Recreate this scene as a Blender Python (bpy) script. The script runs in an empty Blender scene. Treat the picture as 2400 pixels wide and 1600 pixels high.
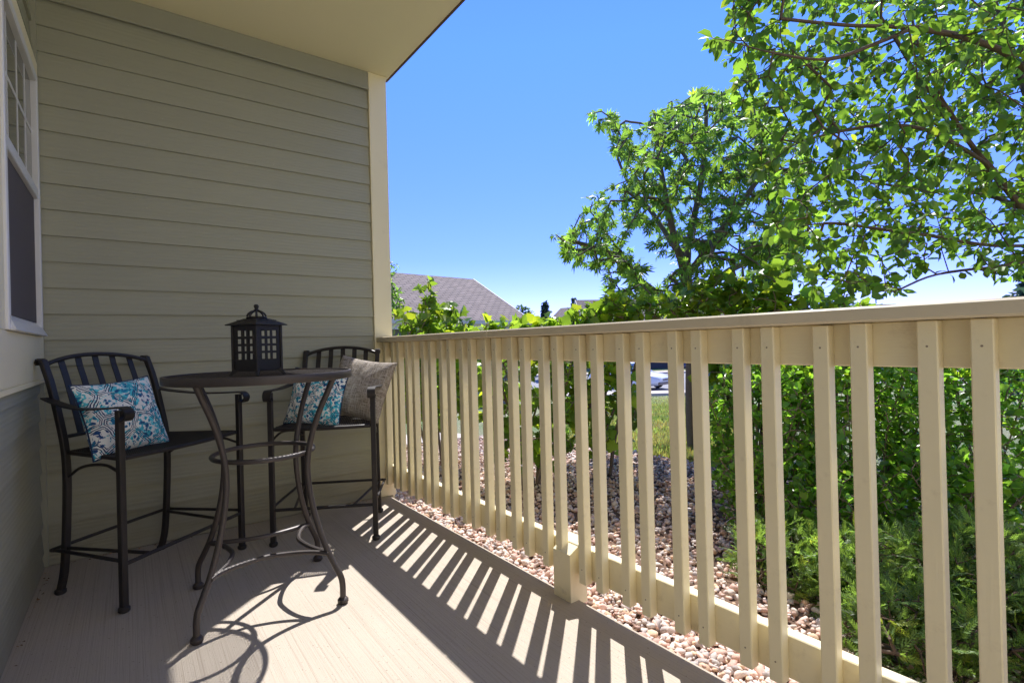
import bpy, math, random
import numpy as np
from mathutils import Vector, Matrix

# ------------------------------------------------------------------ camera, sky, sun, exposure
S = bpy.context.scene
C = S.collection
CAM = np.array([0.3584, -3.3435, 1.0143])
YAW, PITCH, ROLL = 0.6394, 0.0026, -0.0261
FW = np.array([math.sin(YAW), math.cos(YAW)]); RT = np.array([FW[1], -FW[0]])
cd = bpy.data.cameras.new("camera"); cam = bpy.data.objects.new("camera", cd); C.objects.link(cam)
_f = Vector((math.sin(YAW)*math.cos(PITCH), math.cos(YAW)*math.cos(PITCH), math.sin(PITCH)))
_r = Vector((math.cos(YAW), -math.sin(YAW), 0)); _u = _r.cross(_f)
_r2 = _r*math.cos(ROLL)+_u*math.sin(ROLL); _u2 = -_r*math.sin(ROLL)+_u*math.cos(ROLL)
m3 = Matrix((_r2, _u2, -_f)).transposed().to_4x4(); m3.translation = Vector(CAM)
cam.matrix_world = m3
cd.sensor_width = 36; cd.lens = 18.092; cd.clip_start = 0.05; cd.clip_end = 2000
S.camera = cam

SUN = Vector((0.488, 0.454, 1.0)).normalized()
W = bpy.data.worlds.new("World"); S.world = W; W.use_nodes = True
nt = W.node_tree; bg = nt.nodes["Background"]
sky = nt.nodes.new("ShaderNodeTexSky"); sky.sky_type = 'NISHITA'; sky.sun_disc = False
sky.sun_elevation = math.asin(SUN.z); sky.sun_rotation = math.atan2(SUN.x, SUN.y)
sky.altitude = 2200; sky.air_density = 0.75; sky.dust_density = 0.0; sky.ozone_density = 3.0
tn = nt.nodes.new("ShaderNodeMix"); tn.data_type = 'RGBA'; tn.blend_type = 'MULTIPLY'; tn.inputs[0].default_value = 1
tn.inputs[7].default_value = (0.52, 0.70, 1.0, 1)
# paler, less green air towards the horizon
tc = nt.nodes.new("ShaderNodeTexCoord"); sp = nt.nodes.new("ShaderNodeSeparateXYZ"); cr = nt.nodes.new("ShaderNodeValToRGB")
nt.links.new(tc.outputs['Generated'], sp.inputs[0]); nt.links.new(sp.outputs[2], cr.inputs[0])
for i_, (p_, c_) in enumerate(((0, (1.0, .62, .85, 1)), (.07, (.95, .60, .88, 1)), (.16, (.72, .58, .9, 1)), (.5, (.80, .86, 1, 1)))):
    e_ = cr.color_ramp.elements[i_] if i_ < 2 else cr.color_ramp.elements.new(p_)
    e_.position = p_; e_.color = c_
t2 = nt.nodes.new("ShaderNodeMix"); t2.data_type = 'RGBA'; t2.blend_type = 'MULTIPLY'; t2.inputs[0].default_value = 1
nt.links.new(sky.outputs[0], tn.inputs[6]); nt.links.new(tn.outputs[2], t2.inputs[6]); nt.links.new(cr.outputs[0], t2.inputs[7]); nt.links.new(t2.outputs[2], bg.inputs[0]); bg.inputs[1].default_value = 0.12
sl = bpy.data.lights.new("sun", 'SUN'); sl.energy = 2.3; sl.angle = math.radians(0.5); sl.color = (1, 0.97, 0.93)
so = bpy.data.objects.new("sun", sl); C.objects.link(so)
so.rotation_euler = SUN.to_track_quat('Z', 'Y').to_euler()
S.view_settings.view_transform = 'Standard'; S.view_settings.look = 'None'
S.view_settings.exposure = 1.78; S.view_settings.gamma = 1
S.cycles.max_bounces = 10; S.cycles.diffuse_bounces = 7; S.cycles.transmission_bounces = 6
S.cycles.transparent_max_bounces = 12; S.cycles.sample_clamp_indirect = 6
S.cycles.caustics_reflective = False; S.cycles.caustics_refractive = False
S.cycles.use_denoising = True

# ------------------------------------------------------------------ object helpers
def tag(o, label=None, cat=None, group=None, kind=None):
    if label: o["label"] = label
    if cat: o["category"] = cat
    if group: o["group"] = group
    if kind: o["kind"] = kind
    return o
def empty(name, loc=(0, 0, 0), rz=0.0):
    o = bpy.data.objects.new(name, None); C.objects.link(o)
    o.location = loc; o.rotation_euler = (0, 0, rz); o.empty_display_size = .1
    return o
class MB:
    def __init__(s): s.v = []; s.f = []; s.m = []
    def add(s, vs, fs, mi=0):
        n = len(s.v); s.v += [tuple(map(float, v)) for v in vs]
        s.f += [tuple(i+n for i in f) for f in fs]; s.m += [mi]*len(fs)
    def box(s, x0, x1, y0, y1, z0, z1, mi=0, M=None):
        vs = [(x0,y0,z0),(x1,y0,z0),(x1,y1,z0),(x0,y1,z0),(x0,y0,z1),(x1,y0,z1),(x1,y1,z1),(x0,y1,z1)]
        if M is not None: vs = [tuple(M @ Vector(v)) for v in vs]
        s.add(vs, [(0,3,2,1),(4,5,6,7),(0,1,5,4),(1,2,6,5),(2,3,7,6),(3,0,4,7)], mi)
    def bbox(s, x0, x1, y0, y1, z0, z1, b=.003, mi=0):
        # box with chamfered edges (long axis any)
        xs = (x0, x0+b, x1-b, x1); ys = (y0, y0+b, y1-b, y1); zs = (z0, z0+b, z1-b, z1)
        vs = []
        for k in range(3):
            for sx in (0, 1):
                for sy in (0, 1):
                    for sz in (0, 1):
                        i = [(1, 2)[sx], (1, 2)[sy], (1, 2)[sz]]; i[k] = (0, 3)[(sx, sy, sz)[k]]
                        vs.append((xs[i[0]], ys[i[1]], zs[i[2]]))
        g = lambda k, a, c, d: k*8+a*4+c*2+d
        fs = []
        for a in (0, 1):
            fs.append((g(0,a,0,0), g(0,a,1,0), g(0,a,1,1), g(0,a,0,1)))
            fs.append((g(1,0,a,0), g(1,0,a,1), g(1,1,a,1), g(1,1,a,0)))
            fs.append((g(2,0,0,a), g(2,1,0,a), g(2,1,1,a), g(2,0,1,a)))
        for a in (0, 1):
            for c in (0, 1):
                fs.append((g(0,a,c,0), g(0,a,c,1), g(1,a,c,1), g(1,a,c,0)))
                fs.append((g(0,a,0,c), g(0,a,1,c), g(2,a,1,c), g(2,a,0,c)))
                fs.append((g(1,0,a,c), g(1,1,a,c), g(2,1,a,c), g(2,0,a,c)))
        for a in (0, 1):
            for c in (0, 1):
                for d in (0, 1): fs.append((g(0,a,c,d), g(1,a,c,d), g(2,a,c,d)))
        s.add(vs, fs, mi)
    def sweep(s, path, prof, side=None, closed=False, mi=0, scales=None):
        P = [Vector(p) for p in path]; n = len(P); k = len(prof)
        T = []
        for i in range(n):
            a = P[i-1] if (i > 0 or closed) else P[i]; b = P[(i+1) % n] if (i < n-1 or closed) else P[i]
            T.append((b-a).normalized())
        if side is None:
            ref = Vector((0, 0, 1)) if abs(T[0].z) < .9 else Vector((1, 0, 0))
            u = T[0].cross(ref).normalized()
        vs = []
        for i in range(n):
            if side is not None:
                u = Vector(side); u = (u-T[i]*u.dot(T[i])).normalized()
            else:
                u = (u-T[i]*u.dot(T[i])).normalized()
            w = T[i].cross(u); sc = scales[i] if scales else 1
            for a, b in prof: vs.append(P[i]+u*a*sc+w*b*sc)
        fs = []
        for i in range(n if closed else n-1):
            j = (i+1) % n
            for q in range(k):
                r = (q+1) % k; fs.append((i*k+q, i*k+r, j*k+r, j*k+q))
        if not closed:
            fs.append(tuple(range(k-1, -1, -1))); fs.append(tuple((n-1)*k+q for q in range(k)))
        s.add(vs, fs, mi)
    def tube(s, path, r, n=10, closed=False, mi=0, scales=None):
        s.sweep(path, [(r*math.cos(2*math.pi*i/n), r*math.sin(2*math.pi*i/n)) for i in range(n)], None, closed, mi, scales)
    def lathe(s, prof, c=(0, 0, 0), n=20, mi=0):
        k = len(prof); vs = []
        for i in range(n):
            a = 2*math.pi*i/n
            for r, z in prof: vs.append((c[0]+r*math.cos(a), c[1]+r*math.sin(a), c[2]+z))
        fs = []
        for i in range(n):
            j = (i+1) % n
            for q in range(k-1): fs.append((i*k+q, j*k+q, j*k+q+1, i*k+q+1))
        fs.append(tuple(i*k for i in range(n-1, -1, -1))); fs.append(tuple(i*k+k-1 for i in range(n)))
        s.add(vs, fs, mi)
    def build(s, name, mats, parent=None, smooth=False, M=None):
        me = bpy.data.meshes.new(name); me.from_pydata(s.v, [], s.f)
        if not isinstance(mats, (list, tuple)): mats = [mats]
        for m in mats: me.materials.append(m)
        if len(mats) > 1: me.polygons.foreach_set("material_index", s.m)
        if smooth:
            me.polygons.foreach_set("use_smooth", [True]*len(me.polygons))
            try: me.set_sharp_from_angle(angle=math.radians(38))
            except Exception: pass
        me.update()
        o = bpy.data.objects.new(name, me); C.objects.link(o)
        if parent is not None: o.parent = parent
        if M is not None: o.matrix_local = M
        return o
def npmesh(name, V, F, mat, parent=None, tint=None, smooth=False):
    """V (n,3), F list of int arrays (m,k)"""
    me = bpy.data.meshes.new(name)
    V = np.asarray(V, np.float32); me.vertices.add(len(V)); me.vertices.foreach_set("co", V.ravel())
    loops = np.concatenate([f.ravel() for f in F]).astype(np.int32)
    tot = np.concatenate([np.full(len(f), f.shape[1]) for f in F]).astype(np.int32)
    st = np.concatenate([[0], np.cumsum(tot)[:-1]]).astype(np.int32)
    me.loops.add(len(loops)); me.loops.foreach_set("vertex_index", loops)
    me.polygons.add(len(tot)); me.polygons.foreach_set("loop_start", st)
    try: me.polygons.foreach_set("loop_total", tot)
    except Exception: pass
    if smooth: me.polygons.foreach_set("use_smooth", np.ones(len(tot), bool))
    me.update(calc_edges=True); me.validate()
    if tint is not None:
        a = me.attributes.new("tint", 'FLOAT_COLOR', 'POINT')
        t = np.ones((len(V), 4), np.float32); t[:, :3] = tint
        a.data.foreach_set("color", t.ravel())
    me.materials.append(mat)
    o = bpy.data.objects.new(name, me); C.objects.link(o)
    if parent is not None: o.parent = parent
    return o
def site(lat, dep, z=0.0):
    p = CAM[:2]+RT*lat+FW*dep
    return np.array([p[0], p[1], z])
def spline(pts, n=8):
    P = [Vector(p) for p in pts]; P = [P[0]*2-P[1]]+P+[P[-1]*2-P[-2]]; out = []
    for i in range(1, len(P)-2):
        for k in range(n):
            t = k/n; a, b, c, d = P[i-1:i+3]
            out.append(.5*((2*b)+(c-a)*t+(2*a-5*b+4*c-d)*t*t+(3*b-a-3*c+d)*t**3))
    out.append(P[-2]); return out

# ------------------------------------------------------------------ materials
def mat(name):
    m = bpy.data.materials.new(name); m.use_nodes = True
    nt = m.node_tree; b = nt.nodes["Principled BSDF"]
    def N(t, **k):
        n = nt.nodes.new(t)
        for a, v in k.items():
            if hasattr(n, a): setattr(n, a, v)
            else: n.inputs[a.replace('_', ' ')].default_value = v
        return n
    return m, nt, b, N, nt.links.new
def sock(nt, N, L, coord='Object', scale=(1, 1, 1), rot=(0, 0, 0)):
    tc = N("ShaderNodeTexCoord"); mp = N("ShaderNodeMapping")
    mp.inputs['Scale'].default_value = scale; mp.inputs['Rotation'].default_value = rot
    L(tc.outputs[coord], mp.inputs[0]); return mp.outputs[0]
def noise(N, L, vec, scale, detail=4, rough=.55, dist=0):
    n = N("ShaderNodeTexNoise"); n.inputs['Scale'].default_value = scale; n.inputs['Detail'].default_value = detail
    n.inputs['Roughness'].default_value = rough; n.inputs['Distortion'].default_value = dist
    L(vec, n.inputs['Vector']); return n.outputs['Fac']
def ramp(N, L, fac, stops):
    r = N("ShaderNodeValToRGB"); e = r.color_ramp.elements
    while len(e) < len(stops): e.new(.5)
    for i, (p, c) in enumerate(stops):
        e[i].position = p; e[i].color = (*c, 1) if len(c) == 3 else c
    L(fac, r.inputs[0]); return r.outputs[0]
def mix(N, L, fac, a, b, mode='MIX'):
    m = N("ShaderNodeMix"); m.data_type = 'RGBA'; m.blend_type = mode
    for s, v in ((m.inputs[0], fac), (m.inputs[6], a), (m.inputs[7], b)):
        if isinstance(v, (int, float)): s.default_value = v
        elif isinstance(v, tuple): s.default_value = (*v, 1)
        else: L(v, s)
    return m.outputs[2]
def math_(N, L, op, a, b=None, c=None):
    m = N("ShaderNodeMath"); m.operation = op
    for i, v in enumerate((a, b, c)):
        if v is None: continue
        if isinstance(v, (int, float)): m.inputs[i].default_value = v
        else: L(v, m.inputs[i])
    return m.outputs[0]
def bump(N, L, b, h, strength=.3, dist=.005):
    n = N("ShaderNodeBump"); n.inputs['Strength'].default_value = strength; n.inputs['Distance'].default_value = dist
    L(h, n.inputs['Height']); L(n.outputs[0], b.inputs['Normal']); return n

def paint(name, col, rough=.55, var=.1, axis='X', grain=.4, dirt=None, dirt_amt=.0):
    m, nt, b, N, L = mat(name)
    v = sock(nt, N, L)
    sc = {'X': (1.5, 22, 22), 'Y': (22, 1.5, 22), 'Z': (22, 22, 1.5)}[axis]
    g = sock(nt, N, L, scale=sc)
    n1 = noise(N, L, v, 2.2, 5, .6); n2 = noise(N, L, g, 3.0, 6, .65, .6)
    c = mix(N, L, n1, tuple(x*(1-var) for x in col), tuple(min(1, x*(1+var*.8)) for x in col))
    if dirt:
        n3 = noise(N, L, v, 9, 8, .7); d = ramp(N, L, n3, [(.56, (0, 0, 0)), (.72, (1, 1, 1))])
        d = math_(N, L, 'MULTIPLY', d, dirt_amt)
        c = mix(N, L, d, c, dirt)
    L(c, b.inputs['Base Color']); b.inputs['Roughness'].default_value = rough
    bump(N, L, b, n2, grain, .002)
    return m
def cedar(name, col, axis):
    """painted fibre-cement lap board with embossed wood grain"""
    m, nt, b, N, L = mat(name)
    sc = (.9, 9, 9) if axis == 'X' else (9, .9, 9)
    v = sock(nt, N, L); g = sock(nt, N, L, scale=sc)
    zc = N("ShaderNodeSeparateXYZ"); L(v, zc.inputs[0])
    # every board gets its own piece of the grain
    row = math_(N, L, 'FLOOR', math_(N, L, 'DIVIDE', math_(N, L, 'ADD', zc.outputs[2], .0572), .127))
    off = N("ShaderNodeCombineXYZ"); L(math_(N, L, 'MULTIPLY', row, 7.31), off.inputs[0]); L(math_(N, L, 'MULTIPLY', row, 3.17), off.inputs[1])
    va = N("ShaderNodeVectorMath"); va.operation = 'ADD'; L(g, va.inputs[0]); L(off.outputs[0], va.inputs[1])
    w = N("ShaderNodeTexWave"); w.wave_type = 'BANDS'; w.bands_direction = 'Z'
    w.inputs['Scale'].default_value = 1.7; w.inputs['Distortion'].default_value = 9; w.inputs['Detail'].default_value = 3
    w.inputs['Detail Scale'].default_value = .55
    L(va.outputs[0], w.inputs[0])
    fine = noise(N, L, va.outputs[0], 5, 6, .65)
    h = math_(N, L, 'ADD', math_(N, L, 'MULTIPLY', w.outputs[1], .6), fine)
    n1 = noise(N, L, v, 1.3, 4, .6)
    wn = N("ShaderNodeTexWhiteNoise"); wn.noise_dimensions = '1D'; L(row, wn.inputs['W'])
    fv = math_(N, L, 'ADD', math_(N, L, 'MULTIPLY', n1, .7), math_(N, L, 'MULTIPLY', wn.outputs[0], .3))
    c = mix(N, L, fv, tuple(x*.91 for x in col), tuple(x*1.08 for x in col))
    # splash dirt on the lowest boards
    dz = ramp(N, L, math_(N, L, 'ADD', zc.outputs[2], math_(N, L, 'MULTIPLY', noise(N, L, v, 7, 5, .7), .25)), [(.10, (.55, .55, .55)), (.42, (0, 0, 0))])
    c = mix(N, L, dz, c, (.20, .17, .13))
    n4 = noise(N, L, v, 60, 3, .6); sp = ramp(N, L, n4, [(.735, (0, 0, 0)), (.76, (.5, .5, .5))])
    c = mix(N, L, sp, c, tuple(min(1, x*1.6) for x in col))
    L(c, b.inputs['Base Color']); b.inputs['Roughness'].default_value = .62
    bump(N, L, b, h, .55, .0022)
    return m
M = {}
SAGE = (.355, .355, .28)
M['sidingX'] = cedar('siding_paint', SAGE, 'X'); M['sidingY'] = cedar('siding_paint_side', SAGE, 'Y')
M['sagetrim'] = paint('sage_trim_paint', (.335, .335, .27), .6, .06, 'X', .15)
CREAM = (.87, .78, .53)
M['cream'] = paint('cream_trim_paint', (.88, .80, .56), .5, .05, 'Z', .12, (.35, .28, .18), .15)
M['ceiling'] = paint('ceiling_paint', (.88, .80, .56), .7, .04, 'X', .05)
M['rail'] = paint('railing_paint', CREAM, .42, .09, 'Y', .5, (.38, .29, .18), .35)
M['picket'] = paint('picket_paint', CREAM, .42, .09, 'Z', .5, (.40, .30, .18), .35)
M['capr'] = paint('cap_paint', (.66, .575, .41), .45, .09, 'Y', .35, (.2, .15, .1), .25)
M['white'] = paint('white_vinyl', (.74, .74, .74), .35, .03, 'Z', .03)
def simple(name, col, rough=.5, metal=0., var=.0, scale=8, spec=.5, bmp=0):
    m, nt, b, N, L = mat(name)
    b.inputs['Roughness'].default_value = rough; b.inputs['Metallic'].default_value = metal
    b.inputs['Specular IOR Level'].default_value = spec
    v = sock(nt, N, L); n = noise(N, L, v, scale, 5, .6)
    L(mix(N, L, n, tuple(max(0, x*(1-var)) for x in col), tuple(min(1, x*(1+var)) for x in col)), b.inputs['Base Color'])
    if bmp: bump(N, L, b, n, bmp, .003)
    return m
M['drip'] = simple('weathered_fascia', (.12, .075, .05), .8, 0, .4, 14)
M['screw'] = simple('screw_head', (.26, .20, .14), .6)
def metal(name, col, rough, rust=.5):
    m, nt, b, N, L = mat(name)
    v = sock(nt, N, L); n = noise(N, L, v, 30, 6, .6); n2 = noise(N, L, v, 7, 6, .7)
    r = ramp(N, L, n2, [(.66, (0, 0, 0)), (.72, (1, 1, 1))])
    c = mix(N, L, n, tuple(x*.75 for x in col), tuple(x*1.3 for x in col))
    c = mix(N, L, math_(N, L, 'MULTIPLY', r, rust), c, (.10, .032, .014))
    L(c, b.inputs['Base Color'])
    L(math_(N, L, 'ADD', math_(N, L, 'MULTIPLY', n, .22), rough), b.inputs['Roughness'])
    b.inputs['Metallic'].default_value = .25
    bump(N, L, b, n, .15, .001)
    return m
M['iron'] = metal('dark_wrought_metal', (.030, .026, .027), .36, .5)
M['bronze'] = metal('brown_powder_coat', (.060, .050, .048), .34, .35)
M['cast'] = metal('black_cast_iron', (.020, .018, .019), .42, .15)
# concrete, broom finish along Y
m, nt, b, N, L = mat('broomed_concrete'); M['concrete'] = m
v = sock(nt, N, L); s1 = sock(nt, N, L, scale=(170, .9, 1)); s2 = sock(nt, N, L, scale=(420, 3, 1))
n1 = noise(N, L, s1, 1, 5, .7); n2 = noise(N, L, s2, 1, 3, .6); n3 = noise(N, L, v, 2.4, 6, .6); n5 = noise(N, L, v, 240, 2, .6)
c = mix(N, L, n3, (.42, .36, .295), (.505, .44, .365))
c = mix(N, L, ramp(N, L, n1, [(.34, (1, 1, 1)), (.5, (0, 0, 0))]), c, (.37, .31, .25))
pit = noise(N, L, v, 105, 2, .5); pr = ramp(N, L, pit, [(.68, (0, 0, 0)), (.71, (1, 1, 1))])
c = mix(N, L, math_(N, L, 'MULTIPLY', pr, .6), c, (.16, .12, .09))
stn = noise(N, L, v, 1.1, 7, .75); sr = ramp(N, L, stn, [(.58, (0, 0, 0)), (.75, (1, 1, 1))])
c = mix(N, L, math_(N, L, 'MULTIPLY', sr, .45), c, (.34, .28, .22))
L(c, b.inputs['Base Color']); b.inputs['Roughness'].default_value = .85
h = math_(N, L, 'ADD', math_(N, L, 'MULTIPLY', n1, 1.0), math_(N, L, 'MULTIPLY', n2, .7))
h = math_(N, L, 'SUBTRACT', h, math_(N, L, 'MULTIPLY', pr, .5))
bump(N, L, b, h, .5, .003)
# leaves
def leafmat(name, col, trans, tmix=.45, rough=.4, spec=.5):
    m, nt, b, N, L = mat(name)
    at = N("ShaderNodeAttribute"); at.attribute_name = 'tint'
    c = mix(N, L, 1.0, col, at.outputs['Color'], 'MULTIPLY'); ct = mix(N, L, 1.0, trans, at.outputs['Color'], 'MULTIPLY')
    L(c, b.inputs['Base Color']); b.inputs['Roughness'].default_value = rough; b.inputs['Specular IOR Level'].default_value = spec
    tr = N("ShaderNodeBsdfTranslucent"); L(ct, tr.inputs[0])
    mx = N("ShaderNodeMixShader"); mx.inputs[0].default_value = tmix
    L(b.outputs[0], mx.inputs[1]); L(tr.outputs[0], mx.inputs[2])
    L(mx.outputs[0], nt.nodes['Material Output'].inputs[0])
    return m
M['leafB'] = leafmat('crabapple_leaf', (.095, .175, .035), (.28, .49, .04), .52, .42)
M['leafA'] = leafmat('buckeye_leaf', (.10, .19, .045), (.31, .54, .055), .52, .42)
M['leafV'] = leafmat('viburnum_leaf', (.12, .22, .035), (.36, .56, .04), .52, .33)
M['leafE'] = leafmat('cotoneaster_leaf', (.11, .23, .04), (.34, .64, .05), .53, .28)
M['juniper'] = leafmat('juniper_needle', (.125, .21, .055), (.30, .47, .06), .45, .5)
M['grassb'] = leafmat('grass_blade', (.12, .20, .04), (.25, .40, .06), .4, .5)
M['farleaf'] = leafmat('distant_leaf', (.07, .13, .05), (.14, .26, .06), .4, .5)
M['farpine'] = leafmat('distant_needle', (.05, .09, .06), (.08, .16, .08), .3, .6)
M['bark'] = simple('bark', (.12, .085, .062), .85, 0, .45, 40, .3, .6)
M['barkg'] = simple('grey_bark', (.17, .135, .105), .85, 0, .4, 40, .3, .6)
M['twig'] = simple('shrub_stem', (.19, .145, .11), .8, 0, .35, 30)
# rocks
m, nt, b, N, L = mat('river_rock'); M['rock'] = m
at = N("ShaderNodeAttribute"); at.attribute_name = 'tint'; v = sock(nt, N, L)
n = noise(N, L, v, 70, 5, .65)
L(mix(N, L, 1.0, at.outputs['Color'], ramp(N, L, n, [(.25, (.68, .66, .64)), (.75, (1.15, 1.12, 1.1))]), 'MULTIPLY'), b.inputs['Base Color'])
b.inputs['Roughness'].default_value = .75; bump(N, L, b, n, .35, .002)
M['soil'] = simple('soil', (.16, .10, .07), .95, 0, .5, 30, .2, .5)
m, nt, b, N, L = mat('lawn'); M['lawn'] = m
v = sock(nt, N, L); n = noise(N, L, v, .55, 6, .7); n2 = noise(N, L, v, 45, 4, .8)
c = ramp(N, L, n, [(.38, (.075, .19, .022)), (.47, (.14, .20, .06)), (.56, (.30, .29, .17))])
c = mix(N, L, ramp(N, L, n2, [(.3, (0, 0, 0)), (.7, (.8, .8, .8))]), c, (.24, .27, .12))
L(c, b.inputs['Base Color']); b.inputs['Roughness'].default_value = .9; bump(N, L, b, n2, .9, .05)
M['asphalt'] = simple('asphalt', (.24, .235, .24), .9, 0, .15, 3)
M['walk'] = simple('pale_concrete', (.50, .44, .38), .9, 0, .1, 5)

# ------------------------------------------------------------------ patio slab and terrain
def hgt(x, y):
    d = math.hypot(x-CAM[0], y-CAM[1]); t = min(1, max(0, (d-4.6)/21)); t = t*t*(3-2*t)*.55+t*.45
    return -.10-1.65*t
b_ = MB(); b_.bbox(-.3, 1.7624, -6.2, -.0005, -.14, 0, .008); b_.box(-9, 4.5, -10.6, -6.21, -.14, -.01)  # second box: unseen slab added behind the camera as sunlit bounce ground
tag(b_.build('patio', M['concrete']), kind='structure')
# terrain: one sheet to the horizon
ax = [0]; st = .35
while ax[-1] < 900: ax.append(ax[-1]+st); st *= 1.07
ax = sorted([-a for a in ax[1:]]+ax)
vs = [(2+x, 1+y, hgt(2+x, 1+y)) for x in ax for y in ax]; n_ = len(ax)
fs = [(i*n_+j, (i+1)*n_+j, (i+1)*n_+j+1, i*n_+j+1) for i in range(n_-1) for j in range(n_-1)]
b_ = MB(); b_.add(vs, fs); tag(b_.build('lawn', M['lawn'], smooth=True), kind='structure')
# planting bed soil, on the terrain
def sheet(name, mat_, x0, x1, y0, y1, dz, nx=14, ny=24):
    b_ = MB(); vs = []
    for i in range(nx+1):
        for j in range(ny+1):
            x = x0+(x1-x0)*i/nx; y = y0+(y1-y0)*j/ny; vs.append((x, y, hgt(x, y)+dz))
    b_.add(vs, [(i*(ny+1)+j, (i+1)*(ny+1)+j, (i+1)*(ny+1)+j+1, i*(ny+1)+j+1) for i in range(nx) for j in range(ny)])
    return tag(b_.build(name, mat_), kind='structure')
sheet('planting_bed', M['soil'], 1.5, 4.35, -6.2, 2.15, .022)
sheet('walkway', M['walk'], 1.83, 3.9, 2.25, 3.15, .03, 12, 4)
def strip(name, mat_, l0, l1, d0, d1, z0, z1):
    b_ = MB(); q = [site(l0, d0), site(l1, d0), site(l1, d1), site(l0, d1)]
    b_.add([(p[0], p[1], z) for z in (z0, z1) for p in q], [(0,3,2,1),(4,5,6,7),(0,1,5,4),(1,2,6,5),(2,3,7,6),(3,0,4,7)])
    return tag(b_.build(name, mat_), kind='structure')
strip('pavement', M['walk'], -60, 90, 25.0, 26.3, -2.2, -1.62)
strip('road', M['asphalt'], -70, 100, 26.32, 40.5, -2.2, -1.715)
strip('far_pavement', M['walk'], -70, 100, 40.52, 42.0, -2.2, -1.60)

# ------------------------------------------------------------------ gravel
def ico(sub):
    import bmesh
    bm = bmesh.new(); bmesh.ops.create_icosphere(bm, subdivisions=sub, radius=1)
    V = np.array([v.co[:] for v in bm.verts]); F = np.array([[v.index for v in f.verts] for f in bm.faces]); bm.free(); return V, F
def rocks(name, pts, sizes, rng, sub, label):
    V0, F0 = ico(sub); nv = len(V0); vars_ = []
    for k in range(14):
        d = np.ones(nv)
        for q in range(9):
            a = rng.normal(size=3); a /= np.linalg.norm(a); cut = rng.uniform(.42, .85)
            t = V0@a; d = np.where(t*d > cut, cut/np.maximum(t, .01), d)
        Vk = V0*d[:, None]*(1+rng.normal(size=(nv, 1))*.03); vars_.append(Vk)
    n = len(pts); idx = rng.integers(0, 14, n); base = np.stack(vars_)[idx]
    sc = sizes[:, None]*np.stack([rng.uniform(.8, 1.35, n), rng.uniform(.65, 1.0, n), rng.uniform(.45, .8, n)], 1)
    a = rng.uniform(0, 6.28, n); tl = rng.normal(size=n)*.35
    base = base*sc[:, None, :]
    x = base[..., 0].copy(); z = base[..., 2].copy()
    base[..., 0] = x*np.cos(tl)[:, None]-z*np.sin(tl)[:, None]; base[..., 2] = x*np.sin(tl)[:, None]+z*np.cos(tl)[:, None]
    x = base[..., 0].copy(); y = base[..., 1].copy()
    base[..., 0] = x*np.cos(a)[:, None]-y*np.sin(a)[:, None]; base[..., 1] = x*np.sin(a)[:, None]+y*np.cos(a)[:, None]
    V = (base+pts[:, None, :]).reshape(-1, 3)
    F = (F0[None]+np.arange(n)[:, None, None]*nv).reshape(-1, 3)
    pal = np.array([(.72, .50, .41), (.66, .52, .44), (.55, .36, .29), (.60, .52, .45), (.50, .45, .42), (.70, .60, .53), (.46, .31, .25), (.62, .44, .30), (.40, .35, .33), (.66, .55, .50)])
    t = pal[rng.integers(0, len(pal), n)]*rng.uniform(1.0, 1.4, (n, 1))
    o = npmesh(name, V, [F], M['rock'], tint=np.repeat(t, nv, 0), smooth=True)
    return tag(o, label, 'gravel', kind='stuff')
rng = np.random.default_rng(4)
def scatter(x0, x1, y0, y1, n, zoff, jit):
    x = rng.uniform(x0, x1, n); y = rng.uniform(y0, y1, n)
    z = np.array([hgt(a, b) for a, b in zip(x, y)])+zoff+rng.uniform(-jit, jit, n)
    return np.stack([x, y, z], 1)
P1 = scatter(1.775, 2.05, -2.95, .3, 4200, .034, .015)
P2 = scatter(2.05, 4.3, -2.2, 2.1, 15500, .034, .015)
P3 = scatter(1.8, 4.3, -3.3, -2.2, 6000, .03, .013)
P = np.concatenate([P1, P2, P3]); sz = rng.gamma(8, .0018, len(P)); sz = np.clip(sz, .008, .029)
rocks('gravel', P, sz, rng, 2, 'pinkish tan river rock covering the planting bed beyond the railing')

# ------------------------------------------------------------------ the building
bld = empty('apartment_building'); tag(bld, 'sage green lap sided building with cream trim round the covered patio', 'building')
E_ = .127; Z0 = .0698-E_; PY = -2.9   # porch roof cut short behind the seating, out of view, to let in light
def laps(mb, a0, a1, axis, ztop, side):
    k = 0
    while Z0+k*E_ < ztop-.01:
        zb = Z0+k*E_; zt = min(zb+E_+.004, ztop+.004); k += 1
        if zt < .0: continue
        lo = max(zb, .004); o_ = .0140; i_ = .0025
        if axis == 'X': q = [(a0, -o_, lo), (a1, -o_, lo), (a1, -i_, zt), (a0, -i_, zt), (a0, 0, lo), (a1, 0, lo)]
        else: q = [(o_, a0, lo), (o_, a1, lo), (i_, a1, zt), (i_, a0, zt), (0, a0, lo), (0, a1, lo)]
        mb.add(q, [(0, 1, 2, 3), (4, 5, 1, 0)])
b_ = MB(); laps(b_, .028, 1.679, 'X', 2.744, 1); b_.box(-.3, 1.79, 0, 3.2, -.15, 2.857)
o = b_.build('siding_wall', M['sidingX'], bld)
b_ = MB(); laps(b_, -6.2, -.028, 'Y', 2.857, 1); b_.box(-.3, -.0005, -6.2, -.001, -.15, 2.856)
o = b_.build('siding_wall', M['sidingY'], bld); o["label"] = "narrow side wall with the window and embossed wood grain boards"
b_ = MB(); b_.bbox(.001, 1.6785, -.024, -.0005, 2.744, 2.8575, .002)
b_.sweep([(.001, -.024, 2.742), (1.6785, -.024, 2.742)], [(.007*math.cos(a), .007*math.sin(a)) for a in np.linspace(0, 5.6, 8)])
b_.build('frieze_board', M['sagetrim'], bld)
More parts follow.
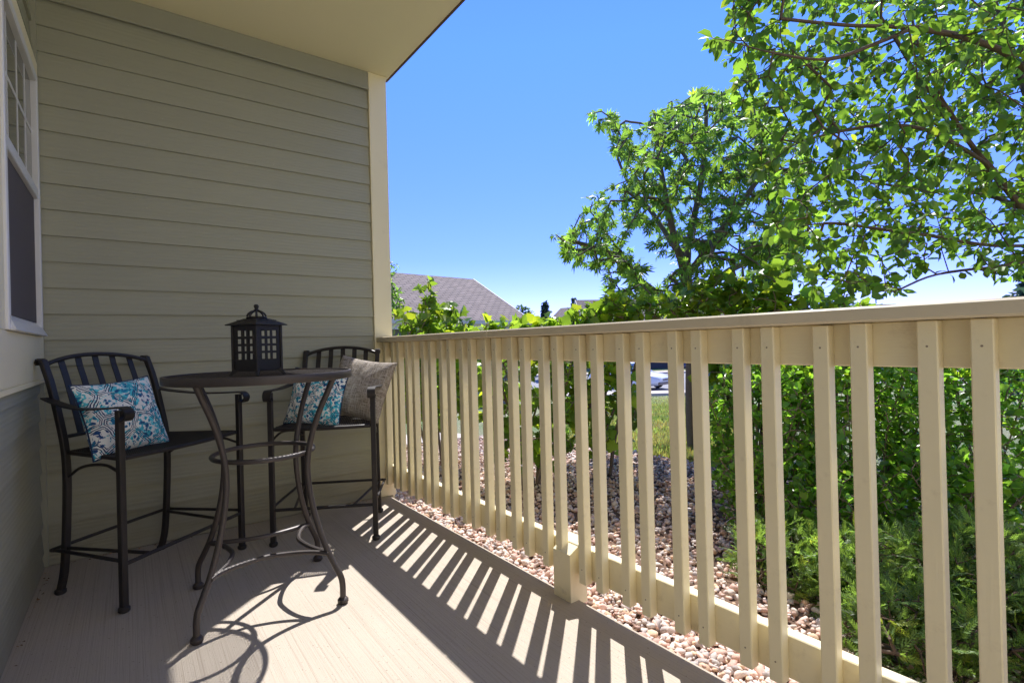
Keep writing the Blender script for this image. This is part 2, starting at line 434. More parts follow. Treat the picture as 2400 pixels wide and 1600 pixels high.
b_ = MB(); b_.bbox(.0015, .0285, -.0285, -.0015, .003, 2.743, .002); b_.build('corner_strip', M['sagetrim'], bld)
b_ = MB(); b_.bbox(1.68, 1.806, -.026, .0, .0, 2.8572, .003); b_.bbox(1.7905, 1.8085, .0005, .10, -.1, 2.857, .003)
b_.build('corner_trim', M['cream'], bld)
b_ = MB(); b_.box(-.3, 1.826, PY, .03, 2.858, 2.92); b_.build('porch_ceiling', M['ceiling'], bld)
b_ = MB(); b_.box(1.8265, 1.838, PY, .032, 2.852, 2.93); b_.box(-.3, 1.8262, PY, 3.3, 2.9205, 2.928); b_.build('roof_edge', M['drip'], bld)
b_ = MB(); b_.box(-9, 5.5, -7.2, -6.8, -.3, 5.6); b_.build('unseen_bounce_wall', M['cream'], bld)  # unseen pale wall added behind the camera to bounce sunlight into the patio
# window on the side wall
YW0, YW1 = -.97, -.125
b_ = MB(); b_.bbox(.012, .030, -1.50, -.030, .905, 1.10, .002)
b_.bbox(.012, .030, YW1+.0005, -.030, 1.1005, 2.3055, .002); b_.bbox(.012, .030, -1.50, YW0-.0005, 1.1005, 2.3055, .002)
b_.bbox(.012, .030, -1.50, -.030, 2.306, 2.405, .002)
b_.bbox(.012, .036, -1.51, -.030, .885, .9045, .002)
b_.build('window_casing', M['cream'], bld)
win = MB()
z0, z1, zm = 1.102, 2.305, 1.75
for y0, y1, a, c in ((YW0, YW0+.035, z0, z1), (YW1-.035, YW1, z0, z1)): win.bbox(.014, .040, y0, y1, a, c, .003)
win.bbox(.014, .040, YW0+.0355, YW1-.0355, z1-.035, z1, .003)
win.bbox(.014, .037, YW0+.0355, YW1-.0355, zm-.02, zm+.025, .003)
wo = win.build('window', M['white'], bld)
b_ = MB()
b_.add([(.0135, YW0+.034, z0), (.0135, YW1-.034, z0), (.056, YW1-.012, z0), (.056, YW0+.012, z0), (.0135, YW0+.034, z0+.062), (.0135, YW1-.034, z0+.062), (.041, YW1-.034, z0+.034), (.041, YW0+.034, z0+.034)],
       [(0, 3, 2, 1), (4, 5, 6, 7), (3, 7, 6, 2), (2, 6, 5, 1), (0, 4, 7, 3), (0, 1, 5, 4)])
b_.build('sill', M['white'], wo)
m, nt, b, N, L = mat('window_glass'); M['glass'] = m
v = sock(nt, N, L); n = noise(N, L, v, 3, 3, .5)
L(mix(N, L, n, (.05, .055, .05), (.09, .095, .085)), b.inputs['Base Color']); b.inputs['Roughness'].default_value = .03; b.inputs['Specular IOR Level'].default_value = .9
bump(N, L, b, n, .02, .01)
M['screenm'] = simple('insect_screen', (.11, .095, .10), .7, 0, .2, 300, .3, .3)
b_ = MB(); b_.box(.013, .0165, YW0+.03, YW1-.03, zm+.02, z1-.03); b_.build('pane', M['glass'], wo)
b_ = MB(); b_.box(.013, .0205, YW0+.0355, YW1-.0355, z0+.06, zm-.02); b_.build('insect_screen', M['screenm'], wo)
b_ = MB()
for y in (YW0+.22, YW0+.44, YW0+.64): b_.box(.0167, .0185, y-.008, y+.008, zm+.0255, z1-.0355)
b_.box(.0167, .0183, YW0+.036, YW1-.036, 2.03, 2.046)
b_.build('muntin', M['white'], wo)

# ------------------------------------------------------------------ the railing
rail = empty('railing', (1.74, 0, 0)); tag(rail, 'cream painted wooden railing of upright pickets along the patio edge', 'railing')
def rb(name, mats, fn):
    b_ = MB(); fn(b_); o = b_.build(name, mats, rail); o.location = (-1.74, 0, 0); return o
def cap(b_):
    for y0, y1 in ((-1.36, .0-.027), (-3.83, -1.3615), (-4.1, -3.8315)): b_.bbox(1.688, 1.832, y0, y1, 1.0405, 1.0755, .005)
rb('cap_rail', M['capr'], cap)
rb('top_board', M['rail'], lambda b_: b_.bbox(1.758, 1.796, -4.1, -.027, .9365, 1.040, .003))
rb('bottom_board', M['rail'], lambda b_: b_.bbox(1.758, 1.796, -4.1, -.027, .098, .2147, .003))
pk = MB(); pk.bbox(0, .0365, -.0365, 0, .094, 1.040, .0025, 0)
for z in (.985, .150): pk.sweep([(-.0008, -.018, z), (.002, -.018, z)], [(.0023*math.cos(a), .0023*math.sin(a)) for a in np.linspace(0, 5.5, 8)], mi=1)
ys = []
for k in range(-20, 6):
    for dd in (0, -.0915): ys.append((-.876+.2300*k+dd+3.3435)*.9316-3.3435)
ys = sorted([y for y in ys if -4.06 < y < -.03], reverse=True)
p0 = None; prr = random.Random(3)
for y in ys:
    if p0 is None: p0 = pk.build('picket', [M['picket'], M['screw']], rail); o = p0
    else: o = p0.copy(); C.objects.link(o)
    o.parent = rail; o.location = (1.7205-1.74+prr.uniform(-.0008, .0008), y+prr.uniform(-.002, .002), prr.uniform(-.003, 0)); o.rotation_euler = (prr.uniform(-.0015, .0015), 0, prr.uniform(-.012, .012))
def stub(b_):
    x0, x1, y0, y1 = 1.712, 1.800, -1.862, -1.764
    b_.add([(x0, y0, -.02), (x1, y0, -.02), (x1, y1, -.02), (x0, y1, -.02), (x0, y0, .185), (x1, y0, .232), (x1, y1, .232), (x0, y1, .185)],
           [(0,3,2,1),(4,5,6,7),(0,1,5,4),(1,2,6,5),(2,3,7,6),(3,0,4,7)])
M['post'] = paint('worn_post_paint', CREAM, .5, .1, 'Z', .5, (.26, .2, .13), .5)
rb('support_post', M['post'], stub)

# ------------------------------------------------------------------ bar chairs
def sq(r, b=.25): # rounded-square profile
    c = r*(1-b); return [(r, -c), (r, c), (c, r), (-c, r), (-r, c), (-r, -c), (-c, -r), (c, -r)]
def clipseg(p, d, poly):
    t0, t1 = -9, 9
    for i in range(len(poly)):
        a = poly[i]; b2 = poly[(i+1) % len(poly)]
        n = (-(b2[1]-a[1]), b2[0]-a[0]); num = (p[0]-a[0])*n[0]+(p[1]-a[1])*n[1]; den = d[0]*n[0]+d[1]*n[1]
        if abs(den) < 1e-9:
            if num < 0: return None
            continue
        t = -num/den
        if den > 0: t0 = max(t0, t)
        else: t1 = min(t1, t)
    return (t0, t1) if t1-t0 > .004 else None
def lattice(mb, poly, z, pitch, w, h, angs, dome=None):
    cx = sum(p[0] for p in poly)/len(poly); cy = sum(p[1] for p in poly)/len(poly); R = .5
    for ai, a in enumerate(angs):
        d = (math.cos(a), math.sin(a)); n = (-d[1], d[0]); k = -int(R/pitch)
        while k*pitch < R:
            p = (cx+n[0]*k*pitch, cy+n[1]*k*pitch); k += 1
            s_ = clipseg(p, d, poly)
            if not s_: continue
            a0 = (p[0]+d[0]*s_[0], p[1]+d[1]*s_[0]); a1 = (p[0]+d[0]*s_[1], p[1]+d[1]*s_[1])
            zz = z+ai*.0006
            vs = []
            for q in (a0, a1):
                for sg in (-1, 1):
                    for zh in (0, h): vs.append((q[0]+n[0]*sg*w/2, q[1]+n[1]*sg*w/2, zz-zh))
            mb.add(vs, [(0, 2, 6, 4), (1, 5, 7, 3), (0, 4, 5, 1), (2, 3, 7, 6), (0, 1, 3, 2), (4, 6, 7, 5)])
def chair(label, loc, fdir, wf, wb, D, group):
    f = Vector((fdir[0], fdir[1], 0)).normalized(); rz = math.atan2(f.x, -f.y)  # local -? set below
    root = empty('bar_chair', loc)
    # local x = screen right of the sitter's front view, local y = facing direction
    r = Vector((-f.y, f.x, 0)); Mx = Matrix(((r.x, f.x, 0, loc[0]), (r.y, f.y, 0, loc[1]), (0, 0, 1, 0), (0, 0, 0, 1)))
    # handedness: x right, y forward, z up must be a rotation; r x f = -z here, so mirror x inside the meshes
    R_ = Matrix(((-r.x, f.x, 0, loc[0]), (-r.y, f.y, 0, loc[1]), (0, 0, 1, 0), (0, 0, 0, 1)))
    root.matrix_world = R_
    tag(root, label, 'bar chair', group)
    I = M['iron']
    ZS, ZA, ZT, ZF = .598, .795, .99, .185
    back = [(0, 0), (.022, .09), (.034, .19), (.045, .35), (.050, .50), (.042, .62), (.012, .75), (-.025, .88), (-.055, .955), (-.070, ZT)]
    def byz(z):
        for (a, za), (c, zc) in zip(back, back[1:]):
            if za <= z <= zc: return a+(c-a)*(z-za)/(zc-za)
        return back[-1][0]
    for s in (-1, 1):
        lb = MB(); lb.sweep(spline([(s*wb, y, max(z, .012)) for y, z in back], 4), sq(.0125), side=(1, 0, 0))
        lb.lathe([(.004, 0), (.016, 0), (.021, .006), (.021, .017), (.014, .024), (.004, .026)], (s*wb, 0, 0), 14)
        # rolled top
        yc, zc = -.070, ZT
        lb.sweep([(s*wb, yc+.004, zc-.004), (s*wb, yc-.008, zc+.006), (s*wb, yc-.02, zc+.004), (s*wb, yc-.026, zc-.008), (s*wb, yc-.019, zc-.018)], [(-.014, -.004), (.014, -.004), (.014, .004), (-.014, .004)], side=(1, 0, 0))
        lb.build('leg', I, root, True)
        lf = MB(); lf.sweep([(s*wf, D, .012), (s*wf, D, .3), (s*wf, D, ZA-.006)], sq(.0125), side=(1, 0, 0))
        lf.lathe([(.004, 0), (.016, 0), (.021, .006), (.021, .017), (.014, .024), (.004, .026)], (s*wf, D, 0), 14)
        lf.build('leg', I, root, True)
        ar = MB()
        pth = spline([(s*(wb+.018), byz(.83)-.02, .832), (s*(wb+.03), byz(.83)+.05, .815), (s*((wb+wf)/2+.03), D*.45, .797), (s*(wf+.012), D*.78, .796), (s*wf, D-.01, .800), (s*wf, D+.022, .800), (s*wf, D+.042, .790), (s*wf, D+.049, .772), (s*wf, D+.040, .754), (s*wf, D+.022, .750), (s*wf, D+.014, .762)], 5)
        ar.sweep(pth, [(-.02, -.003), (.02, -.003), (.02, .003), (-.02, .003)], side=(1, .0, 0))
        ar.build('armrest', I, root, True)
        br = MB(); br.tube(spline([(s*(wb-.0), byz(.5)+.012, .50), (s*(wb+.01), D*.35, .545), (s*(wf-.02), D*.75, .568), (s*(wf-.004), D-.012, .545)], 5), .006, 8)
        br.build('brace', I, root, True)
    # back: arched top rail, lower rail, slats
    yT = byz(.965); yL = byz(.65)
    def arch(x): u = x/wb; return .968+.045*(1-u*u)**.8 if abs(u) < 1 else .968
    def ay(x): u = x/wb; return -.028*(1-u*u)
    tr = MB(); tr.tube([(x, yT+ay(x), arch(x)) for x in np.linspace(-wb, wb, 25)], .0095, 8); tr.build('top_rail', I, root, True)
    lr = MB(); lr.tube([(x, yL+ay(x)*.6, .665) for x in np.linspace(-wb, wb, 13)], .008, 8); lr.build('lower_rail', I, root, True)
    for i in range(5):
        x = (-.66+.33*i)*wb; sb = MB(); pp = []
        for t in np.linspace(0, 1, 8):
            z = .665+(arch(x)-.668)*t; pp.append((x, (byz(z) if z < ZT else -.070)+ay(x)*(.6+.4*t)-.004*math.sin(t*3.14), z))
        sb.sweep(pp, [(-.0135, -.002), (.0135, -.002), (.0135, .002), (-.0135, .002)], side=(1, 0, 0)); sb.build('slat', I, root)
    # seat
    yb = byz(ZS)+.012
    outline = [(-wb+.006, yb), (-wf+.012, D-.03)]
    for t in np.linspace(0, 1, 9): outline.append(((-wf+.02)+(2*wf-.04)*t, D-.005+.028*math.sin(t*math.pi)))
    outline += [(wf-.012, D-.03), (wb-.006, yb)]
    st_ = MB(); st_.tube([(x, y, ZS) for x, y in outline], .0095, 8, closed=True)
    fr = st_.build('seat_frame', I, root, True)
    ms = MB(); poly = outline[::-1]
    ar_ = sum(poly[i][0]*poly[(i+1) % len(poly)][1]-poly[(i+1) % len(poly)][0]*poly[i][1] for i in range(len(poly)))
    if ar_ < 0: poly = poly[::-1]
    lattice(ms, poly, ZS+.006, .0098, .0032, .002, (.0+math.radians(8), math.radians(98)))
    ms.build('seat', I, root)
    # footrest: front bar, U bar round the back legs, inner side bars
    fb = MB(); fb.tube([(-wf, D+.002, ZF), (wf, D+.002, ZF)], .0085, 8); fb.build('footrest', I, root, True)
    ub = MB(); yq = byz(ZF)
    ub.tube(spline([(-wf, D-.01, ZF+.014), (-wb-.035, yq+.03, ZF+.014), (-wb-.035, yq-.015, ZF+.014), (-wb-.01, yq-.03, ZF+.014), (0, yq-.032, ZF+.014), (wb+.01, yq-.03, ZF+.014), (wb+.035, yq-.015, ZF+.014), (wb+.035, yq+.03, ZF+.014), (wf, D-.01, ZF+.014)], 5), .0075, 8)
    ub.build('stretcher', I, root, True)
    for s in (-1, 1):
        ib = MB(); ib.tube([(s*wb, yq+.01, ZF+.012), (s*(wf-.11), D, ZF+.003)], .0075, 8); ib.build('stretcher', I, root, True)
    return root, R_
cL, ML = chair('dark metal bar chair in the wall corner, one blue patterned pillow', (.288, -.272, 0), (.267, -.318), .312, .240, .425, 'metal bar chairs at the table')
cR, MR = chair('dark metal bar chair beside the railing, behind the table, two pillows', (1.385, -.203, 0), (-.263, -.455), .258, .215, .455, 'metal bar chairs at the table')

# ------------------------------------------------------------------ bar table
tx, ty = .797, -1.022
tb = empty('bar_table', (tx, ty, 0)); tag(tb, 'tall round metal mesh table with four curved brown legs', 'bar table')
B = M['bronze']; TR = .345
b_ = MB(); nseg = 72
b_.sweep([(TR*math.cos(a), TR*math.sin(a), .903) for a in np.linspace(0, 2*math.pi, nseg, endpoint=False)],
         [(-.004, -.016), (.004, -.016), (.006, -.012), (.006, .010), (.002, .0155), (-.008, .015), (-.012, .011), (-.004, .009)], side=None, closed=True)
b_.build('table_rim', B, tb, True)
b_ = MB(); poly = [((TR-.008)*math.cos(a), (TR-.008)*math.sin(a)) for a in np.linspace(0, 2*math.pi, 48, endpoint=False)]
lattice(b_, poly, .9135, .0112, .0026, .0022, (math.radians(50), math.radians(140)))
b_.build('tabletop', B, tb)
legprof = [(.325, .892), (.300, .84), (.262, .765), (.228, .68), (.207, .60), (.200, .53), (.205, .46), (.222, .37), (.250, .28), (.284, .20), (.315, .145), (.338, .105), (.345, .07), (.345, .02)]
for ang in (218.5, 310.2, 40.0, 130.0):
    a = math.radians(ang); lg = MB()
    lg.tube(spline([(r*math.cos(a), r*math.sin(a), z) for r, z in legprof], 4), .0115, 10)
    lg.lathe([(.004, 0), (.016, 0), (.021, .007), (.021, .017), (.013, .026), (.004, .028)], (.345*math.cos(a), .345*math.sin(a), 0), 14)
    lg.build('leg', B, tb, True)
    a2 = a+math.pi/2
    st_ = MB(); mid = a+math.pi/4
    R0 = .29; pts = [(R0*math.cos(a), R0*math.sin(a), .195), (.238*math.cos(a+.035), .238*math.sin(a+.035), .20), (.188*math.cos(a+.14), .188*math.sin(a+.14), .202), (.145*math.cos(a+.38), .145*math.sin(a+.38), .203), (.124*math.cos(mid), .124*math.sin(mid), .204), (.145*math.cos(a2-.38), .145*math.sin(a2-.38), .203),
                     (.188*math.cos(a2-.14), .188*math.sin(a2-.14), .202), (.238*math.cos(a2-.035), .238*math.sin(a2-.035), .20), (R0*math.cos(a2), R0*math.sin(a2), .195)]
    st_.tube(spline(pts, 5), .0095, 8); st_.build('stretcher', B, tb, True)
b_ = MB(); b_.tube([(.189*math.cos(t), .189*math.sin(t), .592) for t in np.linspace(0, 2*math.pi, 48, endpoint=False)], .0095, 8, closed=True); b_.build('ring', B, tb, True)

# ------------------------------------------------------------------ lantern
LX, LY = .757, -1.150
ln = empty('lantern', (LX, LY, .9145), math.radians(33)); tag(ln, 'square black cast iron lantern with gridded openings on the table', 'lantern')
K = M['cast']; hw = .059; zb, zt = .022, .192
def panel(b_, ang, cols=3, rows=4):
    Mz = Matrix.Rotation(ang, 4, 'Z'); w0 = hw-.0005
    b_.box(-w0, w0, -hw, -hw+.004, zb, zb+.040, M=Mz); b_.box(-w0, w0, -hw, -hw+.004, zt-.018, zt, M=Mz)
    b_.box(-w0, -w0+.020, -hw, -hw+.0038, zb+.0401, zt-.0181, M=Mz); b_.box(w0-.020, w0, -hw, -hw+.0038, zb+.0401, zt-.0181, M=Mz)
    iw = (w0-.020)*2
    for i in range(1, cols):
        x = -w0+.020+iw*i/cols; b_.box(x-.005, x+.005, -hw+.0005, -hw+.0034, zb+.0401, zt-.0181, M=Mz)
    for j in range(1, rows):
        z = zb+.040+(zt-zb-.058)*j/rows; b_.box(-w0+.0201, w0-.0201, -hw+.0002, -hw+.0030, z-.0045, z+.0045, M=Mz)
for q in range(4):
    b_ = MB(); panel(b_, q*math.pi/2); b_.build('side_panel', K, ln)
b_ = MB()
for sx in (-1, 1):
    for sy in (-1, 1):
        b_.bbox(sx*hw-.005, sx*hw+.005, sy*hw-.005, sy*hw+.005, .016, zt, .0015)
        b_.sweep([(sx*(hw-.006), sy*(hw-.006), .024), (sx*(hw+.002), sy*(hw+.002), .012), (sx*(hw+.009), sy*(hw+.009), .0)], sq(.006), scales=[1.3, 1, .8])
b_.box(-hw+.005, hw-.005, -hw+.005, hw-.005, .018, .0222)
b_.build('base', K, ln)
rf = MB(); e = .077; t_ = .033
rf.add([(-e,-e,.193),(e,-e,.193),(e,e,.193),(-e,e,.193),(-e,-e,.1965),(e,-e,.1965),(e,e,.1965),(-e,e,.1965),(-t_,-t_,.219),(t_,-t_,.219),(t_,t_,.219),(-t_,t_,.219)],
       [(0,3,2,1),(0,1,5,4),(1,2,6,5),(2,3,7,6),(3,0,4,7),(4,5,9,8),(5,6,10,9),(6,7,11,10),(7,4,8,11),(8,9,10,11)])
rf.lathe([(.002, .219), (.036, .219), (.038, .223), (.034, .226), (.002, .226)], n=20)
for q in range(4): # small pierced marks on each slope
    Mz = Matrix.Rotation(q*math.pi/2, 4, 'Z')
    for x in (-.038, -.03, -.003, .005, .032, .04): rf.box(x-.003, x+.002, -.0565, -.052, .2118, .2138, M=Mz)
rf.build('roof', K, ln)
hd = MB()
for q in range(8):
    a = q*math.pi/4; hd.tube([(.033*math.cos(t)*math.cos(a), .033*math.cos(t)*math.sin(a), .226+.024*math.sin(t)) for t in np.linspace(0.05, math.pi/2, 8)], .0035, 6)
hd.lathe([(.002, .246), (.010, .247), (.012, .252), (.006, .257), (.008, .262), (.010, .268), (.006, .274), (.002, .275)], n=12)
hd.build('finial', K, ln, True)
for z in (.085, .15):
    hg = MB()
    hg.tube([(-hw-.004, -hw+.008, z-.008), (-hw-.004, -hw+.008, z+.008)], .004, 8)
    hg.tube([(-hw-.002, -hw+.01, z), (-hw-.012, -hw+.004, z+.004)], .0022, 6); hg.tube([(-hw-.002, -hw+.01, z), (-hw-.012, -hw+.002, z-.005)], .0022, 6)
    hg.build('hinge', K, ln)

# ------------------------------------------------------------------ pillows
def fabric_pattern():
    m, nt, b, N, L = mat('blue_print_fabric')
    v = sock(nt, N, L); nz = N("ShaderNodeTexNoise"); nz.inputs['Scale'].default_value = 26; nz.inputs['Detail'].default_value = 2; L(v, nz.inputs['Vector'])
    off = N("ShaderNodeVectorMath"); off.operation = 'MULTIPLY_ADD'; L(nz.outputs['Color'], off.inputs[0]); off.inputs[1].default_value = (.018, .018, .018); L(v, off.inputs[2])
    def vor(scale, feat, src):
        t = N("ShaderNodeTexVoronoi"); t.voronoi_dimensions = '2D'; t.feature = feat; t.inputs['Scale'].default_value = scale; L(src, t.inputs['Vector']); return t
    e1 = vor(10.5, 'DISTANCE_TO_EDGE', off.outputs[0]); d1 = vor(10.5, 'F1', off.outputs[0]); f2 = vor(46, 'F1', off.outputs[0])
    n1 = noise(N, L, v, 24, 2, .5); n2 = noise(N, L, off.outputs[0], 62, 3, .6); n3 = noise(N, L, v, 9, 2, .5)
    white = (.82, .85, .87); navy = (.010, .045, .15)
    band = lambda x, c, w: math_(N, L, 'LESS_THAN', math_(N, L, 'ABSOLUTE', math_(N, L, 'SUBTRACT', x, c)), w)
    tl = math_(N, L, 'GREATER_THAN', math_(N, L, 'ADD', n2, math_(N, L, 'MULTIPLY', n3, .5)), .79)
    c = mix(N, L, tl, white, mix(N, L, ramp(N, L, n1, [(.4, (0, 0, 0)), (.6, (1, 1, 1))]), (.010, .38, .55), (.10, .62, .78)))
    # petals: short thick strokes round every medallion centre
    pet = math_(N, L, 'MULTIPLY', band(d1.outputs[0], .30, .10), math_(N, L, 'LESS_THAN', f2.outputs[0], .30))
    pet2 = math_(N, L, 'MULTIPLY', math_(N, L, 'LESS_THAN', d1.outputs[0], .20), math_(N, L, 'GREATER_THAN', n2, .53))
    c = mix(N, L, math_(N, L, 'MAXIMUM', pet, pet2), c, mix(N, L, ramp(N, L, n1, [(.45, (0, 0, 0)), (.55, (1, 1, 1))]), (.012, .07, .26), (.010, .26, .48)))
    ring = math_(N, L, 'MAXIMUM', band(e1.outputs[0], .045, .018), math_(N, L, 'MULTIPLY', band(e1.outputs[0], .115, .016), math_(N, L, 'GREATER_THAN', n2, .44)))
    c = mix(N, L, ring, c, navy)
    L(c, b.inputs['Base Color']); b.inputs['Roughness'].default_value = .9
    b.inputs['Sheen Weight'].default_value = .1
    wv = noise(N, L, v, 600, 2, .5); bump(N, L, b, wv, .2, .001)
    return m
def fabric_weave():
    m, nt, b, N, L = mat('taupe_crosshatch_fabric')
    a = sock(nt, N, L, scale=(18, 230, 1)); c2 = sock(nt, N, L, scale=(230, 18, 1)); v = sock(nt, N, L)
    n1 = noise(N, L, a, 1, 4, .7); n2 = noise(N, L, c2, 1, 4, .7); n3 = noise(N, L, v, 500, 2, .5)
    h = math_(N, L, 'MAXIMUM', n1, n2)
    c = ramp(N, L, h, [(.44, (.15, .12, .095)), (.55, (.40, .35, .30)), (.70, (.62, .57, .51))])
    L(c, b.inputs['Base Color']); b.inputs['Roughness'].default_value = .95
    bump(N, L, b, math_(N, L, 'ADD', h, n3), .4, .0015); return m
M['print'] = fabric_pattern(); M['weave'] = fabric_weave(); M['navy'] = simple('navy_piping', (.012, .03, .09), .8)
def pillow(label, Sz, T, center, normal, updir, mt, roll=0., seed=0, group=None, piping=True):
    rg = random.Random(seed); n = 44; hs = Sz/2; vs = []; ph = [rg.uniform(0, 6) for _ in range(6)]
    def outl(u, v):
        x = u*hs*(1-.085*(1-v*v)); y = v*hs*(1-.085*(1-u*u)); return x, y
    for sgn in (1, -1):
        for i in range(n+1):
            for j in range(n+1):
                u = -1+2*i/n; v = -1+2*j/n; x, y = outl(u, v)
                w = max(0, (1-u**2)*(1-v**2)); r_ = math.hypot(u, v)
                th = T*(w**.42)*.5*(1+.10*math.sin(2.3*u+ph[0])*math.cos(2.1*v+ph[1]))
                th += .004*w**.5*(math.sin(9*u+4*v+ph[2])*abs(v)+math.sin(8*v-5*u+ph[3])*abs(u)+.7*math.sin(14*math.atan2(v, u)+ph[4])*min(1, r_))
                vs.append((x, y, sgn*max(th, .0) if w > 0 else 0))
    q = (n+1)**2; fs = []
    for i in range(n):
        for j in range(n):
            a = i*(n+1)+j; fs.append((a, a+n+1, a+n+2, a+1)); fs.append((q+a, q+a+1, q+a+n+2, q+a+n+1))
    nz = Vector(normal).normalized(); up = Vector(updir); up = (up-nz*up.dot(nz)).normalized(); xx = up.cross(nz)
    Mx = Matrix((xx, up, nz)).transposed().to_4x4() @ Matrix.Rotation(roll, 4, 'Z'); Mx.translation = Vector(center)
    mb = MB(); mb.add(vs, fs)
    if not piping:
        o = mb.build('pillow', mt, None, True); o.matrix_world = Mx; tag(o, label, 'pillow', group); return o
    root = empty('pillow'); root.matrix_world = Mx; tag(root, label, 'pillow', group)
    mb.build('cover', mt, root, True)
    pts = []
    for k in range(40): pts.append((*outl(-1+2*k/40, -1), 0))
    for k in range(40): pts.append((*outl(1, -1+2*k/40), 0))
    for k in range(40): pts.append((*outl(1-2*k/40, 1), 0))
    for k in range(40): pts.append((*outl(-1, 1-2*k/40), 0))
    pb = MB(); pb.tube(pts, .0035, 6, closed=True); pb.build('piping', M['navy'], root, True)
    return root
def cl(Mx, x, y, z): return Mx @ Vector((-x, y, z))   # chair-local point, x = screen right
p = cl(ML, -.152, .245, .744); nL = (ML.to_3x3() @ Vector((.10, 1, .36)))
pillow('blue and white patterned pillow tilted on the chair in the wall corner', .325, .13, p, nL, (0, 0, 1), M['print'], math.radians(3), 1, 'blue patterned pillows')
p = cl(MR, .150, .205, .778)
pillow('taupe crosshatch woven pillow on the chair beside the railing', .365, .15, p, (-.72, -.62, .42), (0, 0, 1), M['weave'], math.radians(-9), 5, None, False)
p = cl(MR, -.055, .335, .745)
pillow('blue and white patterned pillow leaning on the taupe woven pillow', .31, .12, p, (-.66, -.78, .30), (0, 0, 1), M['print'], math.radians(-6), 9, 'blue patterned pillows')

# ------------------------------------------------------------------ plants
OVAL = (np.array([(0,0,0),(.34,.29,.05),(.70,.25,.02),(1,0,-.13),(.70,-.25,.02),(.34,-.29,.05),(.35,0,0),(.70,0,-.05)]), [np.array([(0,6,1),(2,7,3),(0,5,6),(3,7,4)]), np.array([(1,6,7,2),(6,5,4,7)])])
ROUND = (np.array([(0,0,0),(.25,.30,.05),(.62,.36,.05),(1,0,-.06),(.62,-.36,.05),(.25,-.30,.05),(.5,0,-.03)]), [np.array([(0,6,1),(1,6,2),(2,6,3),(3,6,4),(4,6,5),(5,6,0)])])
def _palm():
    V = []; T = []
    for k, a in enumerate((-58, -29, 0, 29, 58)):
        l = (.68, .9, 1, .9, .68)[k]; ca, sa = math.cos(math.radians(a)), math.sin(math.radians(a)); n = len(V)
        for (x, y, z) in ((.03, 0, 0), (.55, .13, .01), (1, 0, -.34), (.55, -.13, .01), (.58, 0, -.05)):
            x *= l; y *= l; V.append((x*ca-y*sa, x*sa+y*ca, z*l-.14*abs(a)/70*x))
        T += [(n, n+4, n+1), (n+1, n+4, n+2), (n+2, n+4, n+3), (n+3, n+4, n)]
    return np.array(V, float), [np.array(T)]
PALM = _palm()
def _lobed():
    P = [(0,0),(.12,.24),(.10,.46),(.30,.40),(.50,.58),(.58,.34),(.76,.28),(1,0),(.76,-.28),(.58,-.34),(.50,-.58),(.30,-.40),(.10,-.46),(.12,-.24)]
    V = [(.42, 0, -.05)]+[(x, y, .05*abs(y)*2-.10*x*x) for x, y in P]; k = len(P)
    return np.array(V), [np.array([(0, 1+(i+1) % k, 1+i) for i in range(k)])]
LOBED = _lobed()
NEEDLE = (np.array([(0,0,0),(.3,.075,.02),(1,0,0),(.3,-.075,.02)]), [np.array([(0,1,2,3)])])
def sprig(seed=2):
    r = np.random.default_rng(seed); V = []; T = []
    for k in range(15):
        t = .05+.9*k/15; s = 1 if k % 2 else -1; l = .34*(1-t*.55); a = s*math.radians(38); n = len(V); zz = r.normal()*.10
        for (x, y, z) in ((0, 0, 0), (.4, .13, .02), (1, 0, zz), (.4, -.13, .02)):
            V.append((t+l*(x*math.cos(a)-y*math.sin(a)), l*(x*math.sin(a)+y*math.cos(a)), l*z+zz*.1)); 
        T.append((n, n+1, n+2, n+3))
    n = len(V); V += [(0, 0, 0), (.5, .02, 0), (1.05, 0, 0), (.5, -.02, 0)]; T.append((n, n+1, n+2, n+3))
    return np.array(V), [np.array(T)]
SPRIG = sprig()
def nrm(a): return a/np.maximum(np.linalg.norm(a, axis=-1, keepdims=True), 1e-9)
def leaves(name, tmpl, P, D, Nn, Sz, mt, parent, rng, tintv=.35, yellow=.12, patch=None):
    V0, Fs = tmpl; n = len(P); D = nrm(D); Y = nrm(np.cross(Nn, D)); Z = np.cross(D, Y)
    cu = rng.normal(size=(n, 1))*.16; fo = rng.normal(size=(n, 1))*.25+.1; wd = np.exp(rng.normal(size=(n, 1, 1))*.16)
    zz = (V0[None, :, 2]+cu*V0[None, :, 0]**2+fo*np.abs(V0[None, :, 1])+rng.normal(size=(n, len(V0)))*.018)[..., None]
    V = P[:, None, :]+Sz[:, None, None]*(V0[None, :, 0:1]*D[:, None, :]+wd*V0[None, :, 1:2]*Y[:, None, :]+zz*Z[:, None, :])
    nv = len(V0); F = [(f[None]+np.arange(n)[:, None, None]*nv).reshape(-1, f.shape[1]) for f in Fs]
    t = np.exp(rng.normal(size=(n, 1))*tintv)*np.ones((1, 3)); yl = rng.random((n, 1)) < yellow
    t = np.where(yl, t*np.array([[1.6, 1.22, .9]]), t)
    if patch is not None: t = t*(1-patch[:, None])+patch[:, None]*t*np.array([[2.6, 1.35, 2.2]])
    t = np.clip(t, .35, 3.2)
    return npmesh(name, V.reshape(-1, 3), F, mt, parent, np.repeat(t, nv, 0))
def resample(pl, seg):
    out = [np.array(pl[0], float)]
    for a, b2 in zip(pl, pl[1:]):
        a = np.array(a, float); b2 = np.array(b2, float); k = max(1, int(np.linalg.norm(b2-a)/seg))
        for i in range(1, k+1): out.append(a+(b2-a)*i/k)
    return out
